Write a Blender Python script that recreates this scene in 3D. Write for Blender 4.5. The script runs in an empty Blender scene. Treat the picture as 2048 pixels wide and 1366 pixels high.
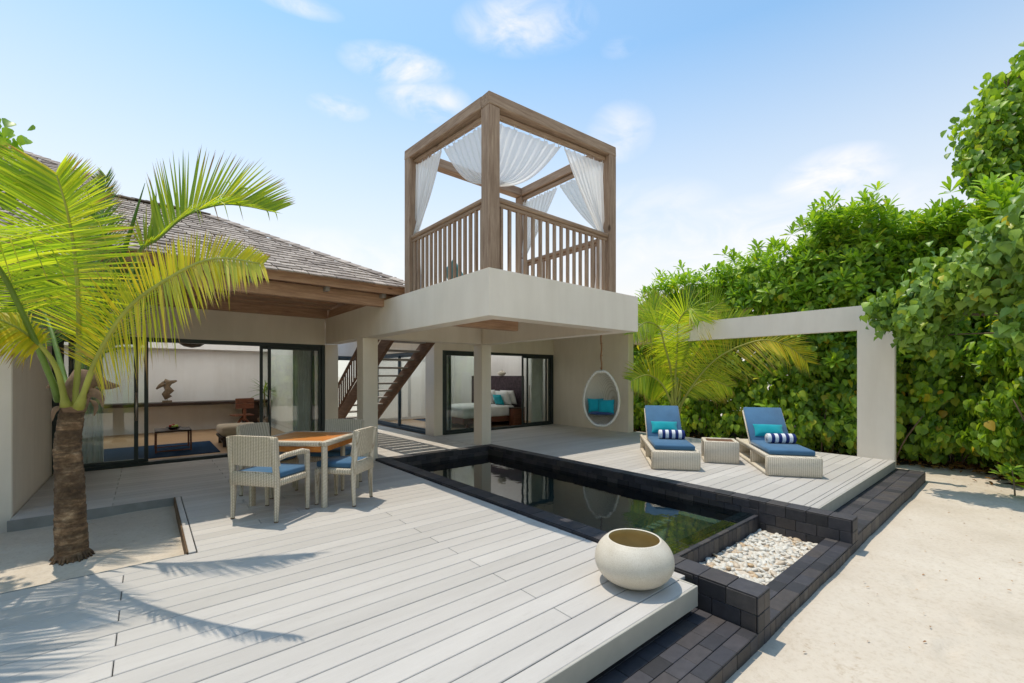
import bpy, math, random
import numpy as np
from mathutils import Vector, Matrix, Euler

R = math.radians
random.seed(7)
rng = np.random.default_rng(11)
scene = bpy.context.scene
COL = scene.collection

# ------------------------------------------------------------------ camera
cam_d = bpy.data.cameras.new("camera")
cam = bpy.data.objects.new("camera", cam_d)
COL.objects.link(cam)
cam.location = (0, 0, 1.5)
cam.rotation_euler = (R(90), 0, R(-40))
cam_d.sensor_width = 36
cam_d.lens = 872.2 / 2048 * 36
cam_d.shift_y = 68.6 / 2048
cam_d.clip_start = 0.05
cam_d.clip_end = 3000
scene.camera = cam

# direction helpers used only to take real 3D points from measurements
HOR, CX, F = 751.6, 1024.0, 872.2
_A = (math.sin(R(50)), math.cos(R(50)))
_B = (-math.cos(R(50)), math.sin(R(50)))


def at(px, py, d):
    """the point at distance d (along the view axis) seen in direction px, py"""
    r = (px - CX) / F
    return Vector((d * (r * _A[0] + _A[1]), d * (r * _B[0] + _B[1]), 1.5 + d * (HOR - py) / F))


# ------------------------------------------------------------------ light
SUN = Vector((-0.03, 0.28, 1.0)).normalized()
world = bpy.data.worlds.new("World")
scene.world = world
world.use_nodes = True
wn = world.node_tree
for n in list(wn.nodes):
    wn.nodes.remove(n)
w_out = wn.nodes.new("ShaderNodeOutputWorld")
w_bg = wn.nodes.new("ShaderNodeBackground")
w_sky = wn.nodes.new("ShaderNodeTexSky")
w_sky.sky_type = 'NISHITA'
w_sky.sun_disc = False
w_sky.sun_elevation = math.asin(SUN.z)
w_sky.sun_rotation = math.atan2(SUN.x, SUN.y)
w_sky.air_density = 1.0
w_sky.dust_density = 0.5
w_sky.ozone_density = 1.0
SKY_STRENGTH = 0.15
w_bg.inputs['Strength'].default_value = SKY_STRENGTH
wn.links.new(w_bg.outputs[0], w_out.inputs[0])


def wmath(op, a, b=None, clamp=False, c=None):
    n = wn.nodes.new("ShaderNodeMath")
    n.operation = op
    n.use_clamp = clamp
    for i, v in enumerate((a, b, c)):
        if v is None:
            continue
        if isinstance(v, (int, float)):
            n.inputs[i].default_value = v
        else:
            wn.links.new(v, n.inputs[i])
    return n.outputs[0]


w_tc = wn.nodes.new("ShaderNodeTexCoord")
w_sep = wn.nodes.new("ShaderNodeSeparateXYZ")
wn.links.new(w_tc.outputs['Generated'], w_sep.inputs[0])
w_az = wmath('ARCTAN2', w_sep.outputs[0], w_sep.outputs[1])
w_el = wmath('ARCSINE', w_sep.outputs[2])
w_noise = wn.nodes.new("ShaderNodeTexNoise")
w_noise.inputs['Scale'].default_value = 9
w_noise.inputs['Detail'].default_value = 8
w_noise.inputs['Roughness'].default_value = 0.6
w_noise.inputs['Distortion'].default_value = 0.6
w_map = wn.nodes.new("ShaderNodeMapping")
w_map.inputs['Scale'].default_value = (1, 1, 2.0)
wn.links.new(w_tc.outputs['Generated'], w_map.inputs[0])
wn.links.new(w_map.outputs[0], w_noise.inputs['Vector'])
total = None
# azimuth (deg from +Y towards +X), elevation, half widths, density: small fair-weather clouds
CLOUDS = []
for (px, py, rx, ry, s) in [(795, 132, 110, 44, 1.1), (850, 200, 90, 44, 1.0), (678, 215, 60, 26, .9), (1050, 50, 140, 66, .9),
                            (1240, 265, 70, 60, .7), (1665, 355, 140, 60, 1.1), (590, 5, 95, 26, .7), (1240, 95, 40, 24, .35),
                            (1500, 470, 640, 75, .75), (700, 520, 700, 60, .5), (1300, 420, 150, 60, .45), 
                            (1850, 420, 200, 60, .6)]:
    c = (at(px, py, 1) - Vector((0, 0, 1.5))).normalized()
    cx = (at(px + rx, py, 1) - Vector((0, 0, 1.5))).normalized()
    cy = (at(px, py + ry, 1) - Vector((0, 0, 1.5))).normalized()
    CLOUDS.append((math.atan2(c.x, c.y), math.asin(c.z), abs(math.atan2(cx.x, cx.y) - math.atan2(c.x, c.y)),
                   abs(math.asin(cy.z) - math.asin(c.z)), s))
# the same kind of small clouds all round the sky
for k in range(13):
    a = R(100 + k * 18.5)
    CLOUDS.append((math.atan2(math.sin(a), math.cos(a)), R(random.uniform(12, 45)), R(random.uniform(5, 12)), R(random.uniform(2, 4)), .8))
for (a, e, ra, re, s) in CLOUDS:
    u = wmath('DIVIDE', wmath('SUBTRACT', w_az, a), ra)
    v = wmath('DIVIDE', wmath('SUBTRACT', w_el, e), re)
    d2 = wmath('ADD', wmath('MULTIPLY', u, u), wmath('MULTIPLY', v, v))
    m = wmath('MULTIPLY', wmath('SUBTRACT', 1.0, wmath('MULTIPLY', d2, 0.85), clamp=True), s)
    total = m if total is None else wmath('MAXIMUM', total, m)
nz = wn.nodes.new("ShaderNodeMapRange")
nz.inputs['From Min'].default_value = 0.38
nz.inputs['To Max'].default_value = 0.86
nz.inputs['From Max'].default_value = 0.66
wn.links.new(w_noise.outputs['Fac'], nz.inputs['Value'])
cl = wmath('MULTIPLY', total, nz.outputs[0], clamp=True)
# pale band low over the horizon (sea haze)
hz = wn.nodes.new("ShaderNodeMapRange")
hz.inputs['From Min'].default_value = 0.63
hz.inputs['From Max'].default_value = 0.14
hz.inputs['To Max'].default_value = 0.95
wn.links.new(w_el, hz.inputs['Value'])
w_mixh = wn.nodes.new("ShaderNodeMix")
w_mixh.data_type = 'RGBA'
wn.links.new(hz.outputs[0], w_mixh.inputs[0])
w_tint = wn.nodes.new("ShaderNodeMix")
w_tint.data_type = 'RGBA'
w_tint.blend_type = 'MULTIPLY'
w_tint.inputs[0].default_value = 1
wn.links.new(w_sky.outputs[0], w_tint.inputs[6])
w_tint.inputs[7].default_value = (.87, 1.02, .95, 1)
wn.links.new(w_tint.outputs[2], w_mixh.inputs[6])
w_mixh.inputs[7].default_value = (4.15, 3.95, 3.75, 1)
w_mixc = wn.nodes.new("ShaderNodeMix")
w_mixc.data_type = 'RGBA'
wn.links.new(cl, w_mixc.inputs[0])
wn.links.new(w_mixh.outputs[2], w_mixc.inputs[6])
w_mixc.inputs[7].default_value = (4.5, 4.35, 4.5, 1)
wn.links.new(w_mixc.outputs[2], w_bg.inputs['Color'])

sun_d = bpy.data.lights.new("sun", 'SUN')
sun_d.energy = 2.1
sun_d.angle = R(0.53)
sun_d.color = (1.0, 0.90, 0.75)
sun = bpy.data.objects.new("sun", sun_d)
COL.objects.link(sun)
sun.rotation_euler = (-SUN).to_track_quat('-Z', 'Y').to_euler()

scene.view_settings.view_transform = 'Standard'
scene.view_settings.look = 'None'
scene.view_settings.gamma = 1
scene.view_settings.use_curve_mapping = False
scene.view_settings.exposure = 0.7
scene.render.engine = 'CYCLES'
scene.cycles.use_denoising = True
scene.cycles.max_bounces = 10
scene.cycles.diffuse_bounces = 5
scene.cycles.glossy_bounces = 4
scene.cycles.transparent_max_bounces = 16
scene.cycles.transmission_bounces = 4
scene.cycles.caustics_reflective = False
scene.cycles.caustics_refractive = False


# ------------------------------------------------------------------ helpers
ORG = {}


def tag(o, label=None, cat=None, group=None, kind=None):
    if label:
        o["label"] = label
    if cat:
        o["category"] = cat
    if group:
        o["group"] = group
    if kind:
        o["kind"] = kind
    return o


def thing(name, label, cat, loc=(0, 0, 0), rz=0, group=None, kind=None):
    o = bpy.data.objects.new(name, None)
    COL.objects.link(o)
    o.empty_display_size = 0.1
    o.location = loc
    o.rotation_euler = (0, 0, rz)
    ORG[o.name] = Vector(loc)
    return tag(o, label, cat, group, kind)


def link(name, mesh, parent=None, loc=(0, 0, 0), rot=(0, 0, 0)):
    o = bpy.data.objects.new(name, mesh)
    COL.objects.link(o)
    if parent:
        o.parent = parent
        ORG[o.name] = ORG[parent.name]
    else:
        ORG[o.name] = Vector((0, 0, 0))
    o.location = loc
    o.rotation_euler = rot
    return o


def raw_mesh(name, verts, faces, mat, smooth=False):
    me = bpy.data.meshes.new(name)
    me.from_pydata([tuple(v) for v in verts], [], faces)
    if mat:
        me.materials.append(mat)
    if smooth:
        me.polygons.foreach_set("use_smooth", [True] * len(me.polygons))
    me.update()
    return me


def np_mesh(name, V, T, mat, smooth=True):
    """V (n,3) float, T (m,3 or 4) int"""
    me = bpy.data.meshes.new(name)
    k = T.shape[1]
    me.vertices.add(len(V))
    me.vertices.foreach_set("co", V.astype(np.float32).ravel())
    me.loops.add(T.size)
    me.loops.foreach_set("vertex_index", T.astype(np.int32).ravel())
    me.polygons.add(len(T))
    me.polygons.foreach_set("loop_start", np.arange(0, T.size, k, dtype=np.int32))
    if smooth:
        me.polygons.foreach_set("use_smooth", np.ones(len(T), dtype=bool))
    me.materials.append(mat)
    me.update(calc_edges=True)
    return me


def cbox_data(sx, sy, sz, b):
    """chamfered box centred on the origin"""
    hx, hy, hz = sx / 2, sy / 2, sz / 2
    b = min(b, hx * .45, hy * .45, hz * .45) if b else 0
    if not b:
        v = [(x, y, z) for x in (-hx, hx) for y in (-hy, hy) for z in (-hz, hz)]
        f = [(0, 1, 3, 2), (4, 6, 7, 5), (0, 4, 5, 1), (2, 3, 7, 6), (0, 2, 6, 4), (1, 5, 7, 3)]
        return v, f
    v = []
    idx = {}
    for i in (-1, 1):
        for j in (-1, 1):
            for k in (-1, 1):
                for a in range(3):
                    p = [i * (hx - b), j * (hy - b), k * (hz - b)]
                    p[a] = (i, j, k)[a] * (hx, hy, hz)[a]
                    idx[(i, j, k, a)] = len(v)
                    v.append(tuple(p))
    f = []
    ax = ((1, 2), (2, 0), (0, 1))
    for a in range(3):
        u, w = ax[a]
        for s in (-1, 1):
            q = []
            for (cu, cw) in ((-1, -1), (1, -1), (1, 1), (-1, 1)):
                c = [0, 0, 0]
                c[a] = s
                c[u] = cu
                c[w] = cw
                q.append(idx[(c[0], c[1], c[2], a)])
            f.append(tuple(q if s > 0 else q[::-1]))
    for a in range(3):      # edges along axis a
        u, w = ax[a]
        for cu in (-1, 1):
            for cw in (-1, 1):
                q = []
                for (s, who) in ((-1, u), (1, u), (1, w), (-1, w)):
                    c = [0, 0, 0]
                    c[a] = s
                    c[u] = cu
                    c[w] = cw
                    q.append(idx[(c[0], c[1], c[2], who)])
                f.append(tuple(q if cu * cw < 0 else q[::-1]))
    for i in (-1, 1):
        for j in (-1, 1):
            for k in (-1, 1):
                q = [idx[(i, j, k, a)] for a in range(3)]
                f.append(tuple(q if i * j * k > 0 else q[::-1]))
    return v, f


class MB:
    def __init__(self, m=None):
        self.v = []
        self.f = []
        self.m = m or Matrix.Identity(4)

    def add(self, v, f, m=None):
        mm = self.m @ m if m is not None else self.m
        o = len(self.v)
        self.v += [tuple(mm @ Vector(p)) for p in v]
        self.f += [tuple(i + o for i in q) for q in f]
        return self

    def box(self, x0, x1, y0, y1, z0, z1, b=0.0, m=None):
        v, f = cbox_data(abs(x1 - x0), abs(y1 - y0), abs(z1 - z0), b)
        t = Matrix.Translation(((x0 + x1) / 2, (y0 + y1) / 2, (z0 + z1) / 2))
        return self.add(v, f, (m @ t) if m is not None else t)

    def bar(self, p, q, w, h, b=0.0, up=(0, 0, 1)):
        """box from p to q, local x along it, w across, h along 'up'"""
        p, q = Vector(p), Vector(q)
        x = (q - p).normalized()
        y = Vector(up).cross(x).normalized()
        z = x.cross(y)
        m = Matrix(((x.x, y.x, z.x, 0), (x.y, y.y, z.y, 0), (x.z, y.z, z.z, 0), (0, 0, 0, 1)))
        v, f = cbox_data((q - p).length, w, h, b)
        return self.add(v, f, Matrix.Translation((p + q) / 2) @ m)

    def tube(self, pts, rad, n=8, closed=False, cap=True):
        pts = [Vector(p) for p in pts]
        if not isinstance(rad, (list, tuple)):
            rad = [rad] * len(pts)
        ring = []
        ref = Vector((0, 0, 1))
        prev = None
        N = len(pts)
        for i in range(N):
            if closed:
                t = (pts[(i + 1) % N] - pts[i - 1]).normalized()
            else:
                t = (pts[min(i + 1, N - 1)] - pts[max(i - 1, 0)]).normalized()
            if prev is None:
                a = ref if abs(t.z) < .9 else Vector((1, 0, 0))
                u = (a - t * a.dot(t)).normalized()
            else:
                u = (prev - t * prev.dot(t)).normalized()
            prev = u
            w = t.cross(u)
            ring.append([pts[i] + (u * math.cos(2 * math.pi * k / n) + w * math.sin(2 * math.pi * k / n)) * rad[i] for k in range(n)])
        v = [p for r_ in ring for p in r_]
        f = []
        for i in range(N if closed else N - 1):
            j = (i + 1) % N
            for k in range(n):
                f.append((i * n + k, i * n + (k + 1) % n, j * n + (k + 1) % n, j * n + k))
        if cap and not closed:
            f.append(tuple(range(n - 1, -1, -1)))
            f.append(tuple((N - 1) * n + k for k in range(n)))
        return self.add(v, f)

    def lathe(self, prof, n=32, m=None):
        v = []
        f = []
        for (r, z) in prof:
            for k in range(n):
                a = 2 * math.pi * k / n
                v.append((r * math.cos(a), r * math.sin(a), z))
        for i in range(len(prof) - 1):
            for k in range(n):
                f.append((i * n + k, i * n + (k + 1) % n, (i + 1) * n + (k + 1) % n, (i + 1) * n + k))
        return self.add(v, f, m)

    def pillow(self, w, h, t, m=None, n=14, pinch=.06):
        v = []
        f = []
        for s in (1, -1):
            o = len(v)
            for i in range(n + 1):
                for j in range(n + 1):
                    a, b_ = 2 * i / n - 1, 2 * j / n - 1
                    k = max(0, (1 - abs(a) ** 2.6)) ** .55 * max(0, (1 - abs(b_) ** 2.6)) ** .55
                    px = a * w / 2 * (1 - pinch * (1 - b_ * b_) * abs(a))
                    py = b_ * h / 2 * (1 - pinch * (1 - a * a) * abs(b_))
                    v.append((px, py, s * t / 2 * k * (1 + .05 * math.sin(5 * a + 3 * b_))))
            for i in range(n):
                for j in range(n):
                    q = (o + i * (n + 1) + j, o + (i + 1) * (n + 1) + j, o + (i + 1) * (n + 1) + j + 1, o + i * (n + 1) + j + 1)
                    f.append(q if s > 0 else q[::-1])
        return self.add(v, f, m)

    def build(self, name, mat, parent=None, world_=True, smooth=False):
        o = link(name, None, parent) if False else None
        off = ORG[parent.name] if (parent and world_) else Vector((0, 0, 0))
        vs = [(p[0] - off.x, p[1] - off.y, p[2] - off.z) for p in self.v]
        me = raw_mesh(name, vs, self.f, mat, smooth)
        return link(name, me, parent)


def smooth_by_angle(o, ang=40):
    me = o.data
    me.polygons.foreach_set("use_smooth", [True] * len(me.polygons))
    try:
        me.set_sharp_from_angle(angle=R(ang))
    except Exception:
        pass
    return o


def copy_tree(o, parent=None):
    c = o.copy()
    COL.objects.link(c)
    ORG[c.name] = ORG.get(o.name, Vector((0, 0, 0)))
    if parent:
        c.parent = parent
    for ch in list(o.children):
        copy_tree(ch, c)
    return c


# ------------------------------------------------------------------ materials
def new_mat(name):
    m = bpy.data.materials.new(name)
    m.use_nodes = True
    nt = m.node_tree
    bs = nt.nodes["Principled BSDF"]
    return m, nt, bs


def nd(nt, t, **kw):
    n = nt.nodes.new(t)
    for k, v in kw.items():
        if k in n.inputs.keys():
            n.inputs[k].default_value = v
        else:
            setattr(n, k, v)
    return n


def ramp(nt, fac, stops):
    r = nt.nodes.new("ShaderNodeValToRGB")
    el = r.color_ramp.elements
    while len(el) < len(stops):
        el.new(0.5)
    for e, (p, c) in zip(el, stops):
        e.position = p
        e.color = (c[0], c[1], c[2], 1)
    nt.links.new(fac, r.inputs[0])
    return r.outputs[0]


def mix(nt, fac, a, b, mode='MIX'):
    n = nt.nodes.new("ShaderNodeMix")
    n.data_type = 'RGBA'
    n.blend_type = mode
    for s, v in ((0, fac), (6, a), (7, b)):
        if isinstance(v, (int, float)):
            n.inputs[s].default_value = v
        elif isinstance(v, tuple):
            n.inputs[s].default_value = (v[0], v[1], v[2], 1)
        else:
            nt.links.new(v, n.inputs[s])
    return n.outputs[2]


def mth(nt, op, a, b=None, clamp=False):
    n = nt.nodes.new("ShaderNodeMath")
    n.operation = op
    n.use_clamp = clamp
    for i, v in enumerate((a, b)):
        if v is None:
            continue
        if isinstance(v, (int, float)):
            n.inputs[i].default_value = v
        else:
            nt.links.new(v, n.inputs[i])
    return n.outputs[0]


def noise(nt, scale, detail=4, rough=.55, vec=None, stretch=None, dist=0.0, pos=True):
    n = nt.nodes.new("ShaderNodeTexNoise")
    n.inputs['Scale'].default_value = scale
    n.inputs['Detail'].default_value = detail
    n.inputs['Roughness'].default_value = rough
    n.inputs['Distortion'].default_value = dist
    if vec is None:
        vec = nt.nodes.new("ShaderNodeNewGeometry").outputs['Position'] if pos else nt.nodes.new("ShaderNodeTexCoord").outputs['Object']
    if stretch:
        mp = nt.nodes.new("ShaderNodeMapping")
        mp.inputs['Scale'].default_value = stretch
        nt.links.new(vec, mp.inputs[0])
        vec = mp.outputs[0]
    nt.links.new(vec, n.inputs['Vector'])
    return n.outputs['Fac']


def bump(nt, bs, h, strength=.3, dist=.01):
    b = nt.nodes.new("ShaderNodeBump")
    b.inputs['Strength'].default_value = strength
    b.inputs['Distance'].default_value = dist
    nt.links.new(h, b.inputs['Height'])
    nt.links.new(b.outputs[0], bs.inputs['Normal'])


def simple(name, col, rough=.6, var=.12, scale=8, bmp=.15, spec=.4, metal=0):
    m, nt, bs = new_mat(name)
    f = noise(nt, scale, 5)
    a = tuple(c * (1 - var) for c in col)
    b = tuple(min(1, c * (1 + var)) for c in col)
    c = ramp(nt, f, [(.3, a), (.7, b)])
    nt.links.new(c, bs.inputs['Base Color'])
    bs.inputs['Roughness'].default_value = rough
    bs.inputs['Metallic'].default_value = metal
    bs.inputs['Specular IOR Level'].default_value = spec
    if bmp:
        bump(nt, bs, noise(nt, scale * 12, 3), bmp, .004)
    return m


def mat_plaster(name, col):
    m, nt, bs = new_mat(name)
    f = noise(nt, 1.1, 6, .6)
    f2 = noise(nt, 1.4, 4, .6, stretch=(3.0, 3.0, .5))
    c = ramp(nt, f, [(.25, tuple(x * .93 for x in col)), (.75, tuple(min(1, x * 1.04) for x in col))])
    c = mix(nt, .6, c, ramp(nt, f2, [(.3, (.90, .885, .865)), (.6, (1, 1, 1))]), 'MULTIPLY')
    nt.links.new(c, bs.inputs['Base Color'])
    bs.inputs['Roughness'].default_value = .85
    bs.inputs['Specular IOR Level'].default_value = .2
    bump(nt, bs, noise(nt, 160, 3), .12, .003)
    return m


def mat_wood(name, dark, light, axis, knots=True, rough=.75, scale=5.0):
    """timber with grain along the axis"""
    m, nt, bs = new_mat(name)
    st = [9.0, 9.0, 9.0]
    st[axis] = .6
    g = noise(nt, scale, 6, .6, stretch=tuple(st), dist=.5)
    fine = noise(nt, scale * 7, 4, .6, stretch=tuple(st))
    c = ramp(nt, g, [(.28, dark), (.5, tuple((a + b) / 2 for a, b in zip(dark, light))), (.72, light)])
    c = mix(nt, .45, c, ramp(nt, fine, [(.3, (.62, .6, .58)), (.62, (1, 1, 1))]), 'MULTIPLY')
    big = noise(nt, .9, 3, .5)
    c = mix(nt, .5, c, ramp(nt, big, [(.35, (.78, .76, .74)), (.65, (1.0, 1.0, 1.0))]), 'MULTIPLY')
    if knots:
        st2 = [1.0, 1.0, 1.0]
        st2[axis] = .45
        vo = nt.nodes.new("ShaderNodeTexVoronoi")
        vo.inputs['Scale'].default_value = 3.4
        mp = nt.nodes.new("ShaderNodeMapping")
        mp.inputs['Scale'].default_value = tuple(st2)
        nt.links.new(nt.nodes.new("ShaderNodeNewGeometry").outputs['Position'], mp.inputs[0])
        nt.links.new(mp.outputs[0], vo.inputs['Vector'])
        k = ramp(nt, vo.outputs['Distance'], [(.04, (.25, .2, .16)), (.10, (1, 1, 1))])
        c = mix(nt, .9, c, k, 'MULTIPLY')
    nt.links.new(c, bs.inputs['Base Color'])
    bs.inputs['Roughness'].default_value = rough
    bs.inputs['Specular IOR Level'].default_value = .25
    bump(nt, bs, fine, .35, .004)
    return m


def mat_planks():
    """grey composite decking boards: per board tone, fine brushed grain along X"""
    m, nt, bs = new_mat("composite_decking")
    oi = nt.nodes.new("ShaderNodeObjectInfo")
    base = ramp(nt, oi.outputs['Random'], [(0, (.475, .45, .418)), (.5, (.515, .488, .455)), (1, (.555, .527, .492))])
    g = noise(nt, 14, 5, .65, stretch=(.35, 14, 14))
    c = mix(nt, .55, base, ramp(nt, g, [(.3, (.90, .90, .905)), (.7, (1.04, 1.04, 1.04))]), 'MULTIPLY')
    st = noise(nt, 1.6, 6, .65, stretch=(.5, 2.6, 1))
    c = mix(nt, .6, c, ramp(nt, st, [(.33, (.90, .895, .89)), (.62, (1.03, 1.03, 1.03))]), 'MULTIPLY')
    sp = noise(nt, 7, 8, .7, stretch=(.8, 2.0, 1))
    c = mix(nt, .35, c, ramp(nt, sp, [(.30, (.72, .71, .69)), (.42, (1, 1, 1))]), 'MULTIPLY')
    nt.links.new(c, bs.inputs['Base Color'])
    rr = mth(nt, 'MULTIPLY', g, .25)
    nt.links.new(mth(nt, 'ADD', rr, .42), bs.inputs['Roughness'])
    bs.inputs['Specular IOR Level'].default_value = .35
    bump(nt, bs, noise(nt, 60, 3, .6, stretch=(.15, 6, 6)), .25, .002)
    return m


def mat_stone():
    """dark sawn lava-stone tile, tone by tile"""
    m, nt, bs = new_mat("dark_lava_stone")
    oi = nt.nodes.new("ShaderNodeObjectInfo")
    base = ramp(nt, oi.outputs['Random'], [(0, (.026, .026, .030)), (.35, (.038, .038, .046)), (.6, (.054, .053, .062)), (.85, (.060, .052, .050)),
                                           (1, (.080, .075, .074))])
    f = noise(nt, 18, 6, .65)
    c = mix(nt, .7, base, ramp(nt, f, [(.3, (.68, .68, .7)), (.7, (1.25, 1.22, 1.2))]), 'MULTIPLY')
    f2 = noise(nt, 2.2, 4, .6)
    c = mix(nt, .6, c, ramp(nt, f2, [(.35, (.8, .8, .84)), (.65, (1.15, 1.12, 1.08))]), 'MULTIPLY')
    nt.links.new(c, bs.inputs['Base Color'])
    bs.inputs['Roughness'].default_value = .62
    bs.inputs['Specular IOR Level'].default_value = .45
    bump(nt, bs, noise(nt, 90, 4), .3, .003)
    return m


def mat_wicker(name, cream=(.76, .69, .565), gap=(.34, .27, .18), s=1.0, axis_mode='xy'):
    m, nt, bs = new_mat(name)
    tc = nt.nodes.new("ShaderNodeTexCoord")
    sp = nt.nodes.new("ShaderNodeSeparateXYZ")
    nt.links.new(tc.outputs['Object'], sp.inputs[0])
    u = mth(nt, 'ADD', mth(nt, 'MULTIPLY', sp.outputs[0], 1.0), mth(nt, 'MULTIPLY', sp.outputs[1], 1.03))
    k = 2 * math.pi / (.064 * s)
    kz = 2 * math.pi / (.016 * s)
    su = mth(nt, 'SINE', mth(nt, 'MULTIPLY', u, k))
    zz = mth(nt, 'ADD', sp.outputs[2], mth(nt, 'MULTIPLY', mth(nt, 'SIGN', su), .00275 * s))
    zz = mth(nt, 'ADD', zz, mth(nt, 'MULTIPLY', mth(nt, 'SUBTRACT', sp.outputs[0], sp.outputs[1]), .35))
    sz = mth(nt, 'SINE', mth(nt, 'MULTIPLY', zz, kz))
    au = mth(nt, 'ABSOLUTE', su)
    h = mth(nt, 'MULTIPLY', mth(nt, 'POWER', au, .5), mth(nt, 'ADD', mth(nt, 'MULTIPLY', sz, .35), .65))
    gapm = ramp(nt, h, [(.18, gap), (.52, tuple(c * .86 for c in cream)), (.9, cream)])
    ns = noise(nt, 40, 3, .6, vec=tc.outputs['Object'])
    c = mix(nt, .5, gapm, ramp(nt, ns, [(.3, (.80, .77, .72)), (.7, (1.06, 1.06, 1.06))]), 'MULTIPLY')
    nt.links.new(c, bs.inputs['Base Color'])
    bs.inputs['Roughness'].default_value = .55
    bs.inputs['Specular IOR Level'].default_value = .3
    bump(nt, bs, h, .5, .004)
    return m


def mat_fabric(name, col, rough=.9, sheen=.2):
    m, nt, bs = new_mat(name)
    f = noise(nt, 5, 4, .5)
    c = ramp(nt, f, [(.3, tuple(x * .88 for x in col)), (.7, tuple(min(1, x * 1.08) for x in col))])
    nt.links.new(c, bs.inputs['Base Color'])
    bs.inputs['Roughness'].default_value = rough
    bs.inputs['Sheen Weight'].default_value = sheen
    bs.inputs['Specular IOR Level'].default_value = .15
    wv = noise(nt, 420, 2, .5)
    bump(nt, bs, mth(nt, 'ADD', mth(nt, 'MULTIPLY', wv, .3), noise(nt, 22, 3, .5)), .25, .006)
    return m


def mat_leaf(name, stops, trans=.45, rough=.42, spec=.45, tint=(1.35, 1.3, .35)):
    m, nt, bs = new_mat(name)
    g = nt.nodes.new("ShaderNodeNewGeometry")
    oi = nt.nodes.new("ShaderNodeObjectInfo")
    fac = mth(nt, 'FRACT', mth(nt, 'ADD', g.outputs['Random Per Island'], mth(nt, 'MULTIPLY', oi.outputs['Random'], .0)))
    c = ramp(nt, fac, stops)
    n_ = noise(nt, 1.0, 3, .5)
    c = mix(nt, .7, c, ramp(nt, n_, [(.35, (.74, .82, .72)), (.65, (1.25, 1.18, 1.0))]), 'MULTIPLY')
    if name.startswith("palm"):
        at_ = nt.nodes.new("ShaderNodeAttribute")
        at_.attribute_name = "tip"
        dry = ramp(nt, at_.outputs['Fac'], [(.78, (0, 0, 0)), (.96, (1, 1, 1))])
        c = mix(nt, dry, c, (.34, .20, .085))
    nt.links.new(c, bs.inputs['Base Color'])
    bs.inputs['Roughness'].default_value = rough
    bs.inputs['Specular IOR Level'].default_value = spec
    tr = nt.nodes.new("ShaderNodeBsdfTranslucent")
    tcol = mix(nt, 1.0, c, tint, 'MULTIPLY')
    nt.links.new(tcol, tr.inputs['Color'])
    ms = nt.nodes.new("ShaderNodeMixShader")
    ms.inputs[0].default_value = trans
    out = nt.nodes['Material Output']
    nt.links.new(bs.outputs[0], ms.inputs[1])
    nt.links.new(tr.outputs[0], ms.inputs[2])
    nt.links.new(ms.outputs[0], out.inputs[0])
    return m


def mat_glass(name, tint=(.90, .94, .92), ior=1.55, boost=1.0):
    m, nt, bs = new_mat(name)
    nt.nodes.remove(bs)
    fr = nt.nodes.new("ShaderNodeFresnel")
    fr.inputs['IOR'].default_value = ior
    tb = nt.nodes.new("ShaderNodeBsdfTransparent")
    tb.inputs[0].default_value = (*tint, 1)
    gl = nt.nodes.new("ShaderNodeBsdfGlossy")
    gl.inputs['Roughness'].default_value = .0
    ms = nt.nodes.new("ShaderNodeMixShader")
    geo = nt.nodes.new("ShaderNodeNewGeometry")
    front = mth(nt, 'SUBTRACT', 1.0, geo.outputs['Backfacing'])
    nt.links.new(mth(nt, 'MULTIPLY', mth(nt, 'MULTIPLY', fr.outputs[0], boost), front, clamp=True), ms.inputs[0])
    nt.links.new(tb.outputs[0], ms.inputs[1])
    nt.links.new(gl.outputs[0], ms.inputs[2])
    nt.links.new(ms.outputs[0], nt.nodes['Material Output'].inputs[0])
    return m


def mat_opal():
    m, nt, bs = new_mat("added_opal_rooflight")  # translucent sheet for the rooflights added to light the rooms
    nt.nodes.remove(bs)
    t = nt.nodes.new("ShaderNodeBsdfTranslucent")
    t.inputs[0].default_value = (.92, .90, .86, 1)
    nt.links.new(t.outputs[0], nt.nodes['Material Output'].inputs[0])
    return m


def mat_water():
    m, nt, bs = new_mat("pool_water")
    nt.nodes.remove(bs)
    fr = nt.nodes.new("ShaderNodeFresnel")
    fr.inputs['IOR'].default_value = 1.36
    tb = nt.nodes.new("ShaderNodeBsdfTransparent")
    tb.inputs[0].default_value = (.24, .38, .42, 1)
    gl = nt.nodes.new("ShaderNodeBsdfGlossy")
    gl.inputs['Roughness'].default_value = .012
    bp = nt.nodes.new("ShaderNodeBump")
    bp.inputs['Strength'].default_value = .10
    bp.inputs['Distance'].default_value = .02
    nt.links.new(noise(nt, 3.2, 3, .5), bp.inputs['Height'])
    nt.links.new(bp.outputs[0], gl.inputs['Normal'])
    nt.links.new(bp.outputs[0], fr.inputs['Normal'])
    ms = nt.nodes.new("ShaderNodeMixShader")
    nt.links.new(mth(nt, 'MULTIPLY', fr.outputs[0], 1.6, clamp=True), ms.inputs[0])
    nt.links.new(tb.outputs[0], ms.inputs[1])
    nt.links.new(gl.outputs[0], ms.inputs[2])
    nt.links.new(ms.outputs[0], nt.nodes['Material Output'].inputs[0])
    return m


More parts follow.
